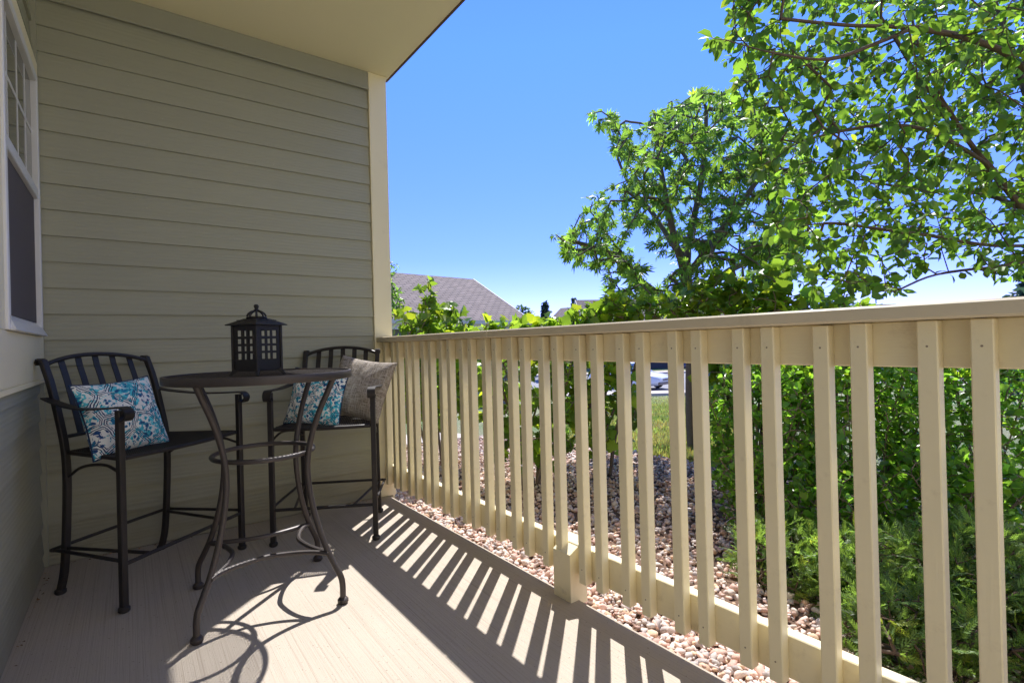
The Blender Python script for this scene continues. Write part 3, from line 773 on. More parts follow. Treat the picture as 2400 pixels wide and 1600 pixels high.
def grow(rng, limbs, pts, seg=.1, tip=.0016, base=.05, wig=.25, lift=.25, power=.5, trunk_min=None):
    """skeleton: given limbs, then every target point joined to the nearest wood by a bent twig"""
    pos = []; par = []; ends = []
    for li, L_ in enumerate(limbs):
        q = resample([tuple(p) for p in spline(L_, 5)], seg)
        if li == 0: last = -1
        else: last = int(np.argmin(np.linalg.norm(np.array(pos)-q[0], axis=1))); 
        for k, p in enumerate(q):
            if li > 0 and k == 0: continue
            pos.append(p); par.append(last); last = len(pos)-1
        ends.append((last, q[-1]-q[-2]))
    A = np.zeros((len(pos)+len(pts)*60, 3)); A[:len(pos)] = pos; n = len(pos)
    par = par+[0]*(len(A)-n)
    d0 = np.array([np.min(np.linalg.norm(A[:n]-p, axis=1)) for p in pts]); order = np.argsort(d0); twigs = []
    for i in order:
        p = pts[i]; dd = np.linalg.norm(A[:n]-p, axis=1); j = int(np.argmin(dd)); d = dd[j]
        k = max(1, min(55, int(d/seg))); a = A[j].copy(); last = j
        bend = rng.normal(size=3)*wig*d*.35+np.array([0, 0, lift*d*.3]); ch = []
        for s in range(1, k+1):
            t = s/k; A[n] = a+(p-a)*t+bend*(t*(1-t))*1.3+(rng.normal(size=3)*seg*.10 if s < k else 0); par[n] = last; last = n; ch.append(n); n += 1
        twigs.append([j]+ch)
    A = A[:n]; par = np.array(par[:n]); cnt = np.ones(n)
    for i in range(n-1, 0, -1):
        if par[i] >= 0: cnt[par[i]] += cnt[i]
    rad = tip+(base-tip)*(cnt/cnt.max())**power
    return A, par, rad, twigs
def wood(name, A, par, rad, mt, parent, sides=6):
    n = len(A); ok = par >= 0; idx = np.nonzero(ok)[0]; pa = par[idx]
    D = nrm(A[idx]-A[pa]); Dn = np.zeros((n, 3)); Dn[idx] = D; Dn[par < 0] = (0, 0, 1)
    def ring(c, d, r):
        ref = np.where(np.abs(d[:, 2:3]) < .9, np.array([[0, 0, 1.]]), np.array([[1., 0, 0]])); u = nrm(np.cross(d, ref)); w = np.cross(d, u)
        a = np.linspace(0, 2*math.pi, sides, endpoint=False)
        return c[:, None, :]+r[:, None, None]*(u[:, None, :]*np.cos(a)[None, :, None]+w[:, None, :]*np.sin(a)[None, :, None])
    main = rad[idx] > .6*rad[pa]
    dpar = np.where(main[:, None], Dn[pa], D); flip = np.sum(dpar*D, 1) < .2; dpar[flip] = D[flip]
    rb_ = np.where(main, rad[pa], rad[idx]*1.15)
    # keep the frame of both rings alike: use the child's direction when they differ a lot
    R1 = ring(A[pa], nrm(dpar*.5+D*.5), rb_); R2 = ring(A[idx], D, rad[idx])
    V = np.concatenate([R1, R2], 1).reshape(-1, 3); m = len(idx); s = sides
    f = np.array([(i, (i+1) % s, s+(i+1) % s, s+i) for i in range(s)])
    F = (f[None]+np.arange(m)[:, None, None]*2*s).reshape(-1, 4)
    return npmesh(name, V, [F], mt, parent, smooth=True)
def leaf_on(rng, A, twigs, per, span, droop=.3, upn=.8, fan=.9, size=(.06, .012), tipdir=.6):
    P = []; D = []; Nn = []
    for ch in twigs:
        q = A[ch]; 
        if len(q) < 2: continue
        seglen = np.linalg.norm(q[1:]-q[:-1], axis=1); cum = np.concatenate([[0], np.cumsum(seglen)]); tot = cum[-1]
        k = max(2, int(per*min(tot, span)/span+.5)) if tot < span else per
        s = tot-rng.random(k)**1.3*min(tot, span); s[0] = tot
        for t in s:
            j = min(len(seglen)-1, max(0, int(np.searchsorted(cum, t))-1)); u = (t-cum[j])/max(seglen[j], 1e-6); p = q[j]+(q[j+1]-q[j])*min(1, u)
            d = (q[j+1]-q[j])/max(seglen[j], 1e-6)
            side = rng.normal(size=3); side -= d*side.dot(d); side /= np.linalg.norm(side)+1e-9
            dr = d*tipdir+side*fan+np.array([0, 0, -droop]); P.append(p); D.append(dr)
            Nn.append(np.array([0, 0, upn])+rng.normal(size=3)*.45)
    P = np.array(P); D = nrm(np.array(D)); Nn = np.array(Nn)
    sz = np.clip(rng.normal(size[0], size[1], len(P)), size[0]*.45, size[0]*1.6)
    P = P+D*sz[:, None]*.15
    return P, D, Nn, sz
def blob(rng, n, c, r, shell=0.0):
    v = nrm(rng.normal(size=(n, 3))); u = rng.random((n, 1)); u = (shell+(1-shell)*u)**(1/3)
    return np.array(c)+v*u*np.array(r)
def sblob(rng, n, lat, dep, z, rl, rd, rz, shell=0.):
    v = blob(rng, n, (0, 0, 0), (rl, rd, rz), shell); q = np.zeros((n, 3))
    q[:, :2] = CAM[:2]+(v[:, :1]+lat)*RT+(v[:, 1:2]+dep)*FW; q[:, 2] = v[:, 2]+z
    return q
def px(x, y, d):
    """design aid: a place seen towards (x, y) of the photo frame, at true distance d along the view"""
    lat = (x-1200)/1206*d; return site(lat, d, CAM[2]+(800-.026*(x-1200)-y)/1206*d)

# --- near tree on the right (crab apple): trunk outside the frame
rg = np.random.default_rng(11)
tr = empty('crabapple_tree', tuple(site(3.75, 3.15, hgt(*site(3.75, 3.15)[:2])))); t0 = np.array(tr.location)
tag(tr, 'near broad leaf tree whose bright green branches reach in from the right', 'tree')
limbs = [[site(3.75, 3.15, -.1), site(3.7, 3.15, .8), px(2520, 560, 3.15), px(2420, 500, 3.1), px(2340, 400, 3.05), px(2285, 330, 3.0), px(2230, 240, 2.95), px(2180, 130, 2.9), px(2150, 0, 2.9)],
         [px(2500, 570, 3.1), px(2330, 572, 3.0), px(2180, 548, 2.9), px(2080, 535, 2.8), px(1960, 520, 2.8), px(1850, 530, 2.85)],
         [px(2330, 385, 3.05), px(2270, 345, 2.9), px(2180, 300, 2.8), px(2080, 290, 2.7), px(1980, 305, 2.6), px(1880, 330, 2.6)],
         [px(2560, 520, 3.15), px(2480, 250, 2.9), px(2400, 140, 2.6), px(2300, 90, 2.5), px(2160, 62, 2.4), px(2000, 55, 2.4), px(1850, 40, 2.4)],
         [px(2160, 62, 2.4), px(2080, 95, 2.35), px(1960, 135, 2.35), px(1830, 120, 2.3), px(1720, 90, 2.25)],
         [px(2240, 260, 2.95), px(2170, 180, 2.9), px(2120, 90, 2.9), px(2020, -60, 2.9)],
         [px(2480, 600, 3.1), px(2350, 620, 2.8), px(2200, 640, 2.6), px(2100, 680, 2.5)],
         [px(2400, 480, 3.1), px(2300, 450, 3.4), px(2150, 440, 3.6), px(1980, 410, 3.7), px(1820, 400, 3.7)],
         [px(2450, 300, 3.0), px(2400, 150, 3.3), px(2350, 0, 3.5), px(2250, -150, 3.6)]]
def inpoly(p, poly):
    x, y = p; c = False
    for i in range(len(poly)):
        x1, y1 = poly[i]; x2, y2 = poly[i-1]
        if (y1 > y) != (y2 > y) and x < (x2-x1)*(y-y1)/(y2-y1)+x1: c = not c
    return c
outB = [(1710, -120), (1730, 40), (1670, 95), (1735, 150), (1745, 215), (1760, 290), (1780, 400), (1850, 480), (1800, 520), (1820, 600), (1880, 650), (1900, 700), (2010, 705), (2100, 690), (2140, 650), (2230, 600), (2330, 650), (2500, 640), (2560, 300), (2560, -150)]
pts = []
while len(pts) < 1200:
    x = rg.uniform(1660, 2560); y = rg.uniform(-150, 706)
    if inpoly((x, y), outB):
        if inpoly((x, y), [(2060, 640), (2100, 600), (2260, 590), (2300, 640), (2150, 690)]) and rg.random() < .6: continue
        pts.append(px(x, y, rg.uniform(2.25, 3.9) if x > 1850 else rg.uniform(2.3, 3.0)))
# the part of the crown outside the frame
pts = np.array(pts+list(sblob(rg, 220, 3.9, 3.2, 2.7, 1.2, 1.4, 1.1)))
A, par, rad, tw = grow(rg, limbs, pts, .07, .0014, .044, .3, .1, .56)
wood('trunk', A-t0, par, rad, M['bark'], tr)
P, D, Nn, sz = leaf_on(rg, A, tw, 23, .34, .45, .5, .8, (.051, .013))
leaves('crown', OVAL, P-t0, D, Nn, sz, M['leafB'], tr, rg, .32, .06)

# --- middle tree (buckeye) standing on the lawn
rg = np.random.default_rng(7); TD = 5.4
q0 = site((1622-1200)/1206*TD, TD); q0[2] = hgt(q0[0], q0[1]); tr = empty('buckeye_tree', tuple(q0)); t0 = q0.copy()
tag(tr, 'dark green tree with hand shaped leaves standing alone against the sky', 'tree')
qb = q0.copy(); qb[2] -= .05
limbs = [[qb, px(1620, 950, TD), px(1625, 760, TD), px(1612, 660, TD), px(1622, 560, TD), px(1650, 440, TD+.1), px(1665, 330, TD+.1), px(1670, 250, TD)],
         [px(1612, 660, TD), px(1580, 520, TD-.2), px(1560, 400, TD-.2), px(1545, 300, TD-.1), px(1480, 250+30, TD)],
         [px(1620, 740, TD), px(1555, 690, TD+.3), px(1490, 640, TD+.4), px(1440, 590, TD+.4), px(1340, 560, TD+.3)],
         [px(1618, 640, TD), px(1680, 560, TD-.3), px(1740, 480, TD-.4), px(1800, 400, TD-.4)],
         [px(1622, 720, TD), px(1700, 640, TD+.3), px(1780, 600, TD+.5), px(1860, 560, TD+.5)],
         [px(1600, 600, TD), px(1540, 500, TD+.5), px(1480, 420, TD+.6), px(1440, 310, TD+.5)]]
sil = [(1400, 262), (1440, 250), (1470, 285), (1560, 245), (1600, 225), (1640, 205), (1700, 190), (1760, 210), (1850, 260), (1900, 380), (1920, 500), (1890, 600), (1840, 680), (1800, 730), (1420, 730), (1425, 655), (1370, 615), (1310, 590), (1300, 548), (1340, 520), (1375, 480), (1385, 455), (1440, 440), (1475, 400), (1450, 330), (1410, 300)]
holes = [[(1480, 430), (1500, 455), (1440, 540), (1470, 500)], [(1500, 590), (1580, 560), (1590, 650), (1510, 640)], [(1640, 610), (1720, 580), (1730, 650), (1650, 660)], [(1470, 250), (1540, 250), (1520, 300), (1490, 310)], [(1480, 540), (1530, 520), (1540, 600), (1480, 600)]]
pts = []
while len(pts) < 840:
    x = rg.uniform(1290, 1980); y = rg.uniform(185, 740)
    if inpoly((x, y), sil) and not any(inpoly((x, y), h) and rg.random() < .9 for h in holes):
        w = 1.15*max(.15, 1-((x-1640)/370)**2)**.5; pts.append(px(x, y, TD+rg.uniform(-w, w)))
pts = np.array(pts)
A, par, rad, tw = grow(rg, limbs, pts, .10, .003, .085, .25, .3, .5)
wood('trunk', A-t0, par, rad, M['barkg'], tr)
P, D, Nn, sz = leaf_on(rg, A, tw, 11, .30, .7, .15, .9, (.086, .022))
leaves('crown', PALM, P-t0, D, Nn, sz, M['leafA'], tr, rg, .28, .06)

# --- shrubs
def shrub(name, label, cat, group, lat, dep, rl, rd, top, bottom, n, per, span, tmpl, lsz, lmat, seed, stems=9, base=.016, droop=.3, extra=(), shell=.1, wig=.3, yellow=.12, stemmat='twig', upn=.8, spread=.35):
    rg = np.random.default_rng(seed); c = site(lat, dep); c[2] = hgt(c[0], c[1]); o = empty(name, tuple(c)); tag(o, label, cat, group)
    zc = (top+bottom)/2; P = sblob(rg, n, lat, dep, zc, rl, rd, (top-bottom)/2, shell)
    for (l2, d2, z2, a, b2, c2, k) in extra: P = np.concatenate([P, sblob(rg, k, l2, d2, z2, a, b2, c2, 0)])
    P[:, 2] = np.maximum(P[:, 2], c[2]+.08)
    limbs = []
    for i in range(stems):
        a = 2*math.pi*i/stems+rg.uniform(-.3, .3); r0 = rg.uniform(.02, spread*.5)
        l1, d1 = lat+math.cos(a)*r0*rl*1.5, dep+math.sin(a)*r0*rd*1.5; f = rg.uniform(.3, .75)
        l2, d2 = lat+math.cos(a)*f*rl, dep+math.sin(a)*f*rd
        limbs.append([site(l1, d1, c[2]-.03), site((l1*2+l2)/3+rg.normal()*.03, (d1*2+d2)/3, c[2]+(zc-c[2])*.5), site(l2, d2, zc), site(l2+math.cos(a)*.1, d2+math.sin(a)*.1, zc+(top-zc)*rg.uniform(.3, .7))])
    # join the stems at the ground
    root = [[site(lat, dep, c[2]-.12), site(lat, dep, c[2]-.06)]]
    A, par, rad, tw = grow(rg, root+limbs, P, .06, .0014, base*2, wig, .3, .5)
    rad = np.minimum(rad, base)
    wood('stems', A-c, par, rad, M[stemmat], o, 5)
    P, D, Nn, sz = leaf_on(rg, A, tw, per, span, droop, upn, .9, lsz)
    k = P[:, 2] > c[2]+.02; leaves('foliage', tmpl, P[k]-c, D[k], Nn[k], sz[k], M[lmat], o, rg, .3, yellow)
    return o
VG = 'lobed leaf shrubs behind the railing'
L4 = lambda x, d: (x-1200)/1206*d
shrub('viburnum_shrub', 'lobed leaf shrub rising over the railing in front of the neighbouring roof', 'shrub', VG, L4(1020, 4.6), 4.6, .42, .40, 1.36, .25, 330, 10, .22, LOBED, (.080, .018), 'leafV', 21, 8,
      extra=((L4(1000, 4.6), 4.6, 1.42, .06, .06, .20, 14), (L4(1060, 4.5), 4.5, 1.28, .05, .05, .10, 6), (L4(950, 4.6), 4.6, 1.25, .06, .06, .10, 6), (L4(960, 4.6), 4.6, 1.0, .1, .1, .1, 10), (L4(1125, 4.4), 4.4, 1.08, .10, .1, .06, 10)), yellow=.25)
shrub('viburnum_shrub', 'multi stemmed lobed leaf shrub seen through the pickets left of the short post', 'shrub', VG, L4(1240, 3.9), 3.9, .42, .40, 1.17, .0, 240, 8, .2, LOBED, (.078, .02), 'leafV', 22, 8, .014, extra=((L4(1175, 4), 4, 1.12, .22, .15, .07, 36), (L4(1300, 4), 4, 1.12, .20, .15, .08, 36)), yellow=.25)
shrub('viburnum_shrub', 'lobed leaf shrub seen through the pickets just left of the lawn gap', 'shrub', VG, L4(1405, 4.1), 4.1, .30, .40, 1.24, .05, 200, 8, .2, LOBED, (.078, .018), 'leafV', 23, 7, .016, extra=((L4(1450, 4), 4, 1.26, .24, .15, .12, 60), (L4(1360, 4), 4, 1.17, .16, .12, .09, 30)), yellow=.3)
shrub('viburnum_shrub', 'dark stemmed lobed leaf shrub just right of the lawn gap', 'shrub', VG, L4(1745, 3.7), 3.7, .33, .35, 1.26, .35, 190, 8, .2, LOBED, (.076, .018), 'leafV', 24, 9, .018, extra=((L4(1570, 3.9), 3.9, 1.24, .25, .15, .12, 60), (L4(1690, 3.8), 3.8, 1.34, .25, .15, .17, 70), (L4(1810, 3.6), 3.6, 1.33, .2, .15, .17, 55)), yellow=.25)
shrub('viburnum_shrub', 'lobed leaf shrub behind the small leaf hedge, under the near tree', 'shrub', VG, L4(1930, 3.9), 3.9, .5, .4, 1.36, .5, 260, 8, .2, LOBED, (.076, .018), 'leafV', 25, 7, .016, yellow=.15)
CG = 'small leaf shrubs behind the right half of the railing'
shrub('cotoneaster_shrub', 'glossy small leaf shrub behind the railing, nearest the lawn gap', 'shrub', CG, L4(1790, 2.95), 2.95, .36, .36, .98, -.04, 800, 17, .17, ROUND, (.034, .008), 'leafE', 31, 10, .008, .1, shell=.3)
shrub('cotoneaster_shrub', 'glossy small leaf shrub behind the railing, in the middle of its row', 'shrub', CG, L4(2010, 2.9), 2.9, .50, .42, 1.02, -.04, 1150, 17, .17, ROUND, (.035, .008), 'leafE', 32, 11, .008, .1, shell=.3)
shrub('cotoneaster_shrub', 'glossy small leaf shrub behind the railing at the right edge of the photo', 'shrub', CG, L4(2290, 2.85), 2.85, .55, .42, 1.0, -.04, 1150, 17, .17, ROUND, (.036, .009), 'leafE', 33, 11, .008, .1, shell=.3)
shrub('cotoneaster_shrub', 'low young small leaf shrub on the gravel beside the lawn gap', 'shrub', CG, L4(1745, 2.75), 2.75, .17, .18, .48, -.04, 150, 13, .15, ROUND, (.031, .007), 'leafE', 34, 6, .005, .1, shell=.1)
shrub('cotoneaster_shrub', 'sparse low shrub growing in front of the hedge, behind the last pickets', 'shrub', CG, L4(2240, 2.4), 2.4, .42, .18, .45, -.04, 330, 13, .17, ROUND, (.040, .009), 'leafE', 35, 7, .005, .1, shell=.1)
shrub('cotoneaster_shrub', 'low shrub growing in front of the middle of the hedge, above the junipers', 'shrub', CG, L4(1950, 2.5), 2.5, .36, .20, .40, -.04, 300, 13, .17, ROUND, (.036, .008), 'leafE', 36, 7, .005, .1, shell=.1)
# junipers: sprigs low over the stones
def juniper(label, lat, dep, rl, rd, hz, n, seed):
    rg = np.random.default_rng(seed); c = site(lat, dep); c[2] = hgt(c[0], c[1]); o = empty('juniper_shrub', tuple(c)); tag(o, label, 'juniper', 'low junipers behind the railing')
    P = sblob(rg, n, lat, dep, c[2]+hz*.45, rl, rd, hz*.6, .3); P[:, 2] = np.maximum(P[:, 2], c[2]+.03)
    A, par, rad, tw = grow(rg, [[c-np.array([0, 0, .05]), c+np.array([0, 0, .05])], [c+np.array([0, 0, .03]), site(lat-rl*.5, dep, c[2]+.07), site(lat-rl*.85, dep-.1, c[2]+.12)], [c+np.array([0, 0, .03]), site(lat+rl*.5, dep, c[2]+.07), site(lat+rl*.85, dep+.05, c[2]+.12)]], P, .05, .0016, .014, .3, .3)
    wood('stems', A-c, par, rad, M['bark'], o, 5)
    P, D, Nn, sz = leaf_on(rg, A, tw, 13, .16, -.35, .7, .7, (.062, .013), 1.0)
    leaves('foliage', SPRIG, P-c, D, Nn, sz, M['juniper'], o, rg, .3, .10)
juniper('feathery low juniper on the gravel, nearest the lawn gap', L4(1850, 2.30), 2.30, .27, .24, .26, 520, 41)
juniper('feathery low juniper spreading in the middle of the juniper row', L4(2060, 2.05), 2.05, .30, .30, .30, 640, 42)
juniper('feathery low juniper at the bottom right corner of the photo', L4(2300, 1.98), 1.98, .32, .32, .34, 700, 43)
juniper('feathery low juniper tight behind the last full picket, bottom edge of the photo', L4(2130, 1.72), 1.72, .24, .20, .24, 420, 44)
juniper('feathery low juniper at the right edge, nearest to the patio', L4(2440, 1.70), 1.70, .26, .22, .28, 420, 45)
# grass: blades where the lawn shows near the bed, a tuft by the walkway
rg = np.random.default_rng(51); n = 60000
dep = 4.7+rg.random(n)**1.4*20; lat = dep*rg.uniform(.10, .46, n); P = np.zeros((n, 3)); P[:, :2] = CAM[:2]+lat[:, None]*RT+dep[:, None]*FW
P = P[(P[:, 0] > 4.36)]; n = len(P); P[:, 2] = [hgt(a, b2) for a, b2 in P[:, :2]]
D = np.array([0, 0, 1.])+rg.normal(size=(n, 3))*.35; Nn = rg.normal(size=(n, 3))
o = leaves('grass', NEEDLE, P, D, Nn, rg.uniform(.04, .08, n)*(1+(P-CAM)[:, 1]*0), M['grassb'], None, rg, .45, .2, patch=np.clip(.5+.75*np.sin(P[:, 0]*1.9+1.3*np.sin(P[:, 1]*1.3))*np.sin(P[:, 1]*2.3+P[:, 0]*.7)+.4*rg.normal(size=n), 0, 1)); tag(o, 'short mown lawn grass beyond the gravel bed', 'grass', kind='stuff')

# ------------------------------------------------------------------ distant trees
def fartree(name, label, x, dep, ztop, zbot, rw, n, seed, conifer=False, mt='farleaf', lsz=.5, grp='distant trees beyond the road'):
    rg = np.random.default_rng(seed); c = site(L4(x, dep), dep); c[2] = hgt(c[0], c[1]) if dep > 12 else hgt(c[0], c[1])
    o = empty(name, tuple(c)); tag(o, label, 'tree', grp); H = ztop-c[2]
    b_ = MB(); b_.tube([(0, 0, -.2), (.02*H*.1, 0, H*.5), (0, 0, H*.93)], .03*H, 8, scales=[1, .7, .15]); b_.build('trunk', M['bark'], o, True)
    u = rg.random(n); z = zbot-c[2]+(ztop-zbot)*u; a = rg.uniform(0, 6.28, n)
    if conifer:
        tier = .75+.25*np.sin(u*38+rg.normal(size=n)*.3); r = rw*(1-u)**.85*tier*rg.random(n)**.35
    else: r = rw*np.sqrt(np.clip(1-(2*u-1)**2, 0, 1))*rg.random(n)**.4*(.8+.25*np.sin(3*a+5*u))
    P = np.stack([r*np.cos(a), r*np.sin(a), z], 1); D = np.stack([np.cos(a), np.sin(a), np.full(n, -.15 if conifer else .4)], 1)+rg.normal(size=(n, 3))*.4
    leaves('crown', OVAL, P, D, np.array([0, 0, 1.])+rg.normal(size=(n, 3))*.5, rg.uniform(.6, 1.2, n)*lsz, M[mt], o, rg, .3, .05)
FT = fartree
FT('bushy_tree', 'distant round bushy tree just right of the neighbouring roof', 1222, 42, 3.9, -1.0, 1.5, 1500, 61, False, 'farleaf', .30)
FT('pine_tree', 'distant dark pine between the neighbouring roof and the thin spruce', 1280, 38, 3.9, -.5, 1.0, 1300, 62, True, 'farpine', .30)
FT('spruce_tree', 'distant thin pale spruce above the far gabled roofs', 1347, 55, 5.6, 0, .8, 900, 63, True, 'farpine', .32)
FT('bushy_tree', 'distant bushy tree low over the road, right of the dark pine', 1320, 60, 3.8, -1, 2.5, 1000, 64, False, 'farleaf', .4)
FT('spruce_tree', 'spruce tree showing only at the right edge above the rail', 2440, 13, 2.9, -.6, 1.5, 3500, 65, True, 'farpine', .22)
FT('bushy_tree', 'distant round tree behind the lobed leaf shrubs, right of the gabled house', 1760, 60, 5.0, -1, 3.4, 1500, 66, False, 'farleaf', .5)
FT('bushy_tree', 'distant round tree hidden low behind the near tree', 1960, 62, 5.2, -1, 3.4, 1500, 67, False, 'farleaf', .5)
# small tree close to the neighbouring wall, its leaves beside the corner trim
rg = np.random.default_rng(71); d_ = 9.0; c = site(L4(880, d_), d_); c[2] = hgt(c[0], c[1]); tr = empty('young_tree', tuple(c)); tag(tr, 'slim young tree whose small leaves peek out beside the cream corner trim', 'tree')
P = np.concatenate([sblob(rg, 60, L4(917, d_), d_, 2.30, .14, .2, .28), sblob(rg, 110, L4(926, d_), d_, 1.78, .16, .25, .30), sblob(rg, 160, L4(860, d_), d_, 1.9, .35, .35, .7)])
A, par, rad, tw = grow(rg, [[c-np.array([0, 0, .1]), c+np.array([0, 0, 1.5]), c+np.array([0, 0, 3.0])]], P, .1, .002, .035)
wood('trunk', A-c, par, rad, M['bark'], tr)
P, D, Nn, sz = leaf_on(rg, A, tw, 7, .25, .3, .7, .9, (.06, .012)); leaves('crown', OVAL, P-c, D, Nn, sz, M['leafA'], tr, rg, .3, .1)

# ------------------------------------------------------------------ neighbouring houses
def roofmat(name, col, hz=.055, sx=3.2):
    m, nt, b, N, L = mat(name)
    v = sock(nt, N, L, 'UV'); br = N("ShaderNodeTexBrick"); br.inputs['Scale'].default_value = 1
    br.inputs['Brick Width'].default_value = .32; br.inputs['Row Height'].default_value = .16; br.inputs['Mortar Size'].default_value = .02; br.inputs['Bias'].default_value = 0
    br.inputs['Color1'].default_value = (*[x*.82 for x in col], 1); br.inputs['Color2'].default_value = (*[x*1.18 for x in col], 1); br.inputs['Mortar'].default_value = (*[x*.38 for x in col], 1)
    br.inputs['Mortar Smooth'].default_value = .3
    L(v, br.inputs[0]); n = noise(N, L, v, 1.3, 5, .6); n2 = noise(N, L, v, 60, 2, .6)
    c = mix(N, L, n, br.outputs[0], mix(N, L, 1., br.outputs[0], (1.25, 1.15, 1.12), 'MULTIPLY'))
    c = mix(N, L, 1., c, ramp(N, L, n2, [(.3, (.8, .8, .8)), (.7, (1.15, 1.15, 1.15))]), 'MULTIPLY')
    L(c, b.inputs['Base Color']); b.inputs['Roughness'].default_value = .9; bump(N, L, b, math_(N, L, 'SUBTRACT', 1., br.outputs[1]), .6, .02)
    return m
M['shingle'] = roofmat('shingle_roof', (.19, .155, .135)); M['farwall'] = simple('grey_green_wall', (.17, .175, .165), .8, 0, .06, 3)
M['fartrim'] = simple('pale_trim', (.62, .57, .47), .6, 0, .05, 3); M['beigewall'] = simple('beige_wall', (.33, .28, .22), .8, 0, .08, 3); M['garage'] = simple('dark_garage_door', (.085, .072, .075), .6, 0, .1, 3)
M['darkwin'] = simple('dark_window', (.03, .035, .045), .1)
def roofmesh(name, quads, parent, thick=.12):
    """quads: (eave0, eave1, ridge1, ridge0) world->local; UV in metres along eave / up slope"""
    me = bpy.data.meshes.new(name); V = []; F = []; UV = []
    for q in quads:
        q = [Vector(p) for p in q]; n = len(V); V += q; V += [p-Vector((0, 0, thick)) for p in q]; k = len(q)
        ex = (q[1]-q[0]).normalized(); nn = ex.cross(q[-1]-q[0]).normalized(); ey = nn.cross(ex)
        uv = [((p-q[0]).dot(ex), (p-q[0]).dot(ey)) for p in q]
        F.append(tuple(range(n, n+k))); UV += uv
        F.append(tuple(range(n+2*k-1, n+k-1, -1))); UV += [(0, 0)]*k
        for i in range(k):
            j = (i+1) % k; F.append((n+i, n+k+i, n+k+j, n+j)); UV += [(0, 0)]*4
    me.from_pydata([tuple(v) for v in V], [], F); ul = me.uv_layers.new(name='UVMap')
    for i, u in enumerate(UV): ul.data[i].uv = u
    me.materials.append(M['shingle']); me.update()
    o = bpy.data.objects.new(name, me); C.objects.link(o); o.parent = parent; return o
def gable_house(label, lat, dep, ang, Ln, Wd, zg, ze, zr, wallm, over=.45, wins=(), door=None, upper=None):
    """origin = front right eave corner; local x runs left along the eave, y away from the viewer"""
    c = site(lat, dep, zg); o = empty('neighbouring_house', tuple(c)); u = RT*math.cos(ang)+FW*math.sin(ang)
    ex = Vector((-u[0], -u[1], 0)); ey = Vector((ex.y, -ex.x, 0))
    if ey.x*FW[0]+ey.y*FW[1] < 0: ey = -ey
    ez = Vector((0, 0, 1)); w = lambda x, y, z: tuple(ex*x+ey*y+ez*z)
    tag(o, label, 'house', 'houses beyond the shrubs'); H = ze-zg; R = zr-zg; h = Wd/2
    def prism(name, mt, x0, x1, y0, y1, z0, z1):
        b_ = MB(); b_.add([w(x, y, z) for z in (z0, z1) for x, y in ((x0, y0), (x1, y0), (x1, y1), (x0, y1))], [(0,3,2,1),(4,5,6,7),(0,1,5,4),(1,2,6,5),(2,3,7,6),(3,0,4,7)]); return b_.build(name, mt, o)
    b_ = MB(); x0, x1, y0, y1 = over, Ln-over, over, Wd-over; zk = H+(over/h)*(R-H)-.13
    b_.add([w(x0, y0, -.5), w(x1, y0, -.5), w(x1, y1, -.5), w(x0, y1, -.5), w(x0, y0, zk), w(x1, y0, zk), w(x1, y1, zk), w(x0, y1, zk), w(x0, h, R-.15), w(x1, h, R-.15)],
           [(0,1,5,4),(2,3,7,6),(0,4,8,7,3),(1,2,6,9,5),(4,5,9,8),(7,8,9,6)])
    b_.build('wall', wallm, o)
    roofmesh('roof', [[w(0, 0, H), w(Ln, 0, H), w(Ln, h, R), w(0, h, R)], [w(Ln, Wd, H), w(0, Wd, H), w(0, h, R), w(Ln, h, R)]], o)
    prism('gutter', M['fartrim'], -.02, Ln+.02, -.13, -.005, H-.13, H-.01); prism('fascia', M['fartrim'], .0, Ln, -.004, .03, H-.30, H-.12)
    # rake boards on both gable ends
    for x in (-.045, Ln+.005):
        b_ = MB()
        for ya, za, yb, zb_ in ((-.02, H, h, R), (Wd+.02, H, h, R)):
            b_.add([w(x, ya, za-.22), w(x+.04, ya, za-.22), w(x+.04, ya, za+.01), w(x, ya, za+.01), w(x, yb, zb_-.22), w(x+.04, yb, zb_-.22), w(x+.04, yb, zb_+.01), w(x, yb, zb_+.01)], [(0,1,2,3),(7,6,5,4),(0,4,5,1),(1,5,6,2),(2,6,7,3),(3,7,4,0)])
        b_.build('rake_board', M['fartrim'], o)
    for (xa, xb, za, zb_) in wins:
        fr = prism('window', M['fartrim'], xa-.08, xb+.08, over-.05, over-.002, za-.08, zb_+.08); g = prism('pane', M['darkwin'], xa, xb, over-.06, over-.0505, za, zb_); g.parent = fr
    if door: prism('garage_door', M['garage'], door[0], door[1], over-.06, over-.002, 0.02, door[2])
    if upper:
        xa, xb, zt_ = upper; roofmesh('upper_roof', [[w(xa, h-.05, R-.02), w(xb, h-.05, R-.02), w(xb, h+2.2, zt_), w(xa+1.7, h+2.2, zt_)]], o)
    return o
gable_house('low grey house with a mauve shingle roof beyond the railing, left of the trees', .74, 19.0, math.atan2(.678, .737), 11.5, 6.8, -1.2, 1.80, 3.72, M['farwall'], .4, ((3.2, 4.4, 1.1, 2.2),), None, (4.1, 10, 5.2))
gable_house('distant gabled house across the road, seen behind the buckeye tree', 22, 49, .10, 15, 10, -1.75, 1.5, 5.2, M['beigewall'], .5, ((2, 3.5, 1.0, 2.3),), (5.0, 10.5, 2.6))
gable_house('distant house with a small gable left of the buckeye tree', 9.6, 62, -.75, 8, 9, -1.75, 2.6, 5.6, M['beigewall'], .5, ((2, 3.2, 1.2, 2.5),), None)
gable_house('distant grey roofed house barely above the railing, below the near tree', 49.5, 62, .05, 7, 8, -1.75, 2.2, 4.7, M['farwall'], .5, ((2, 4, 1, 2.2),), None)

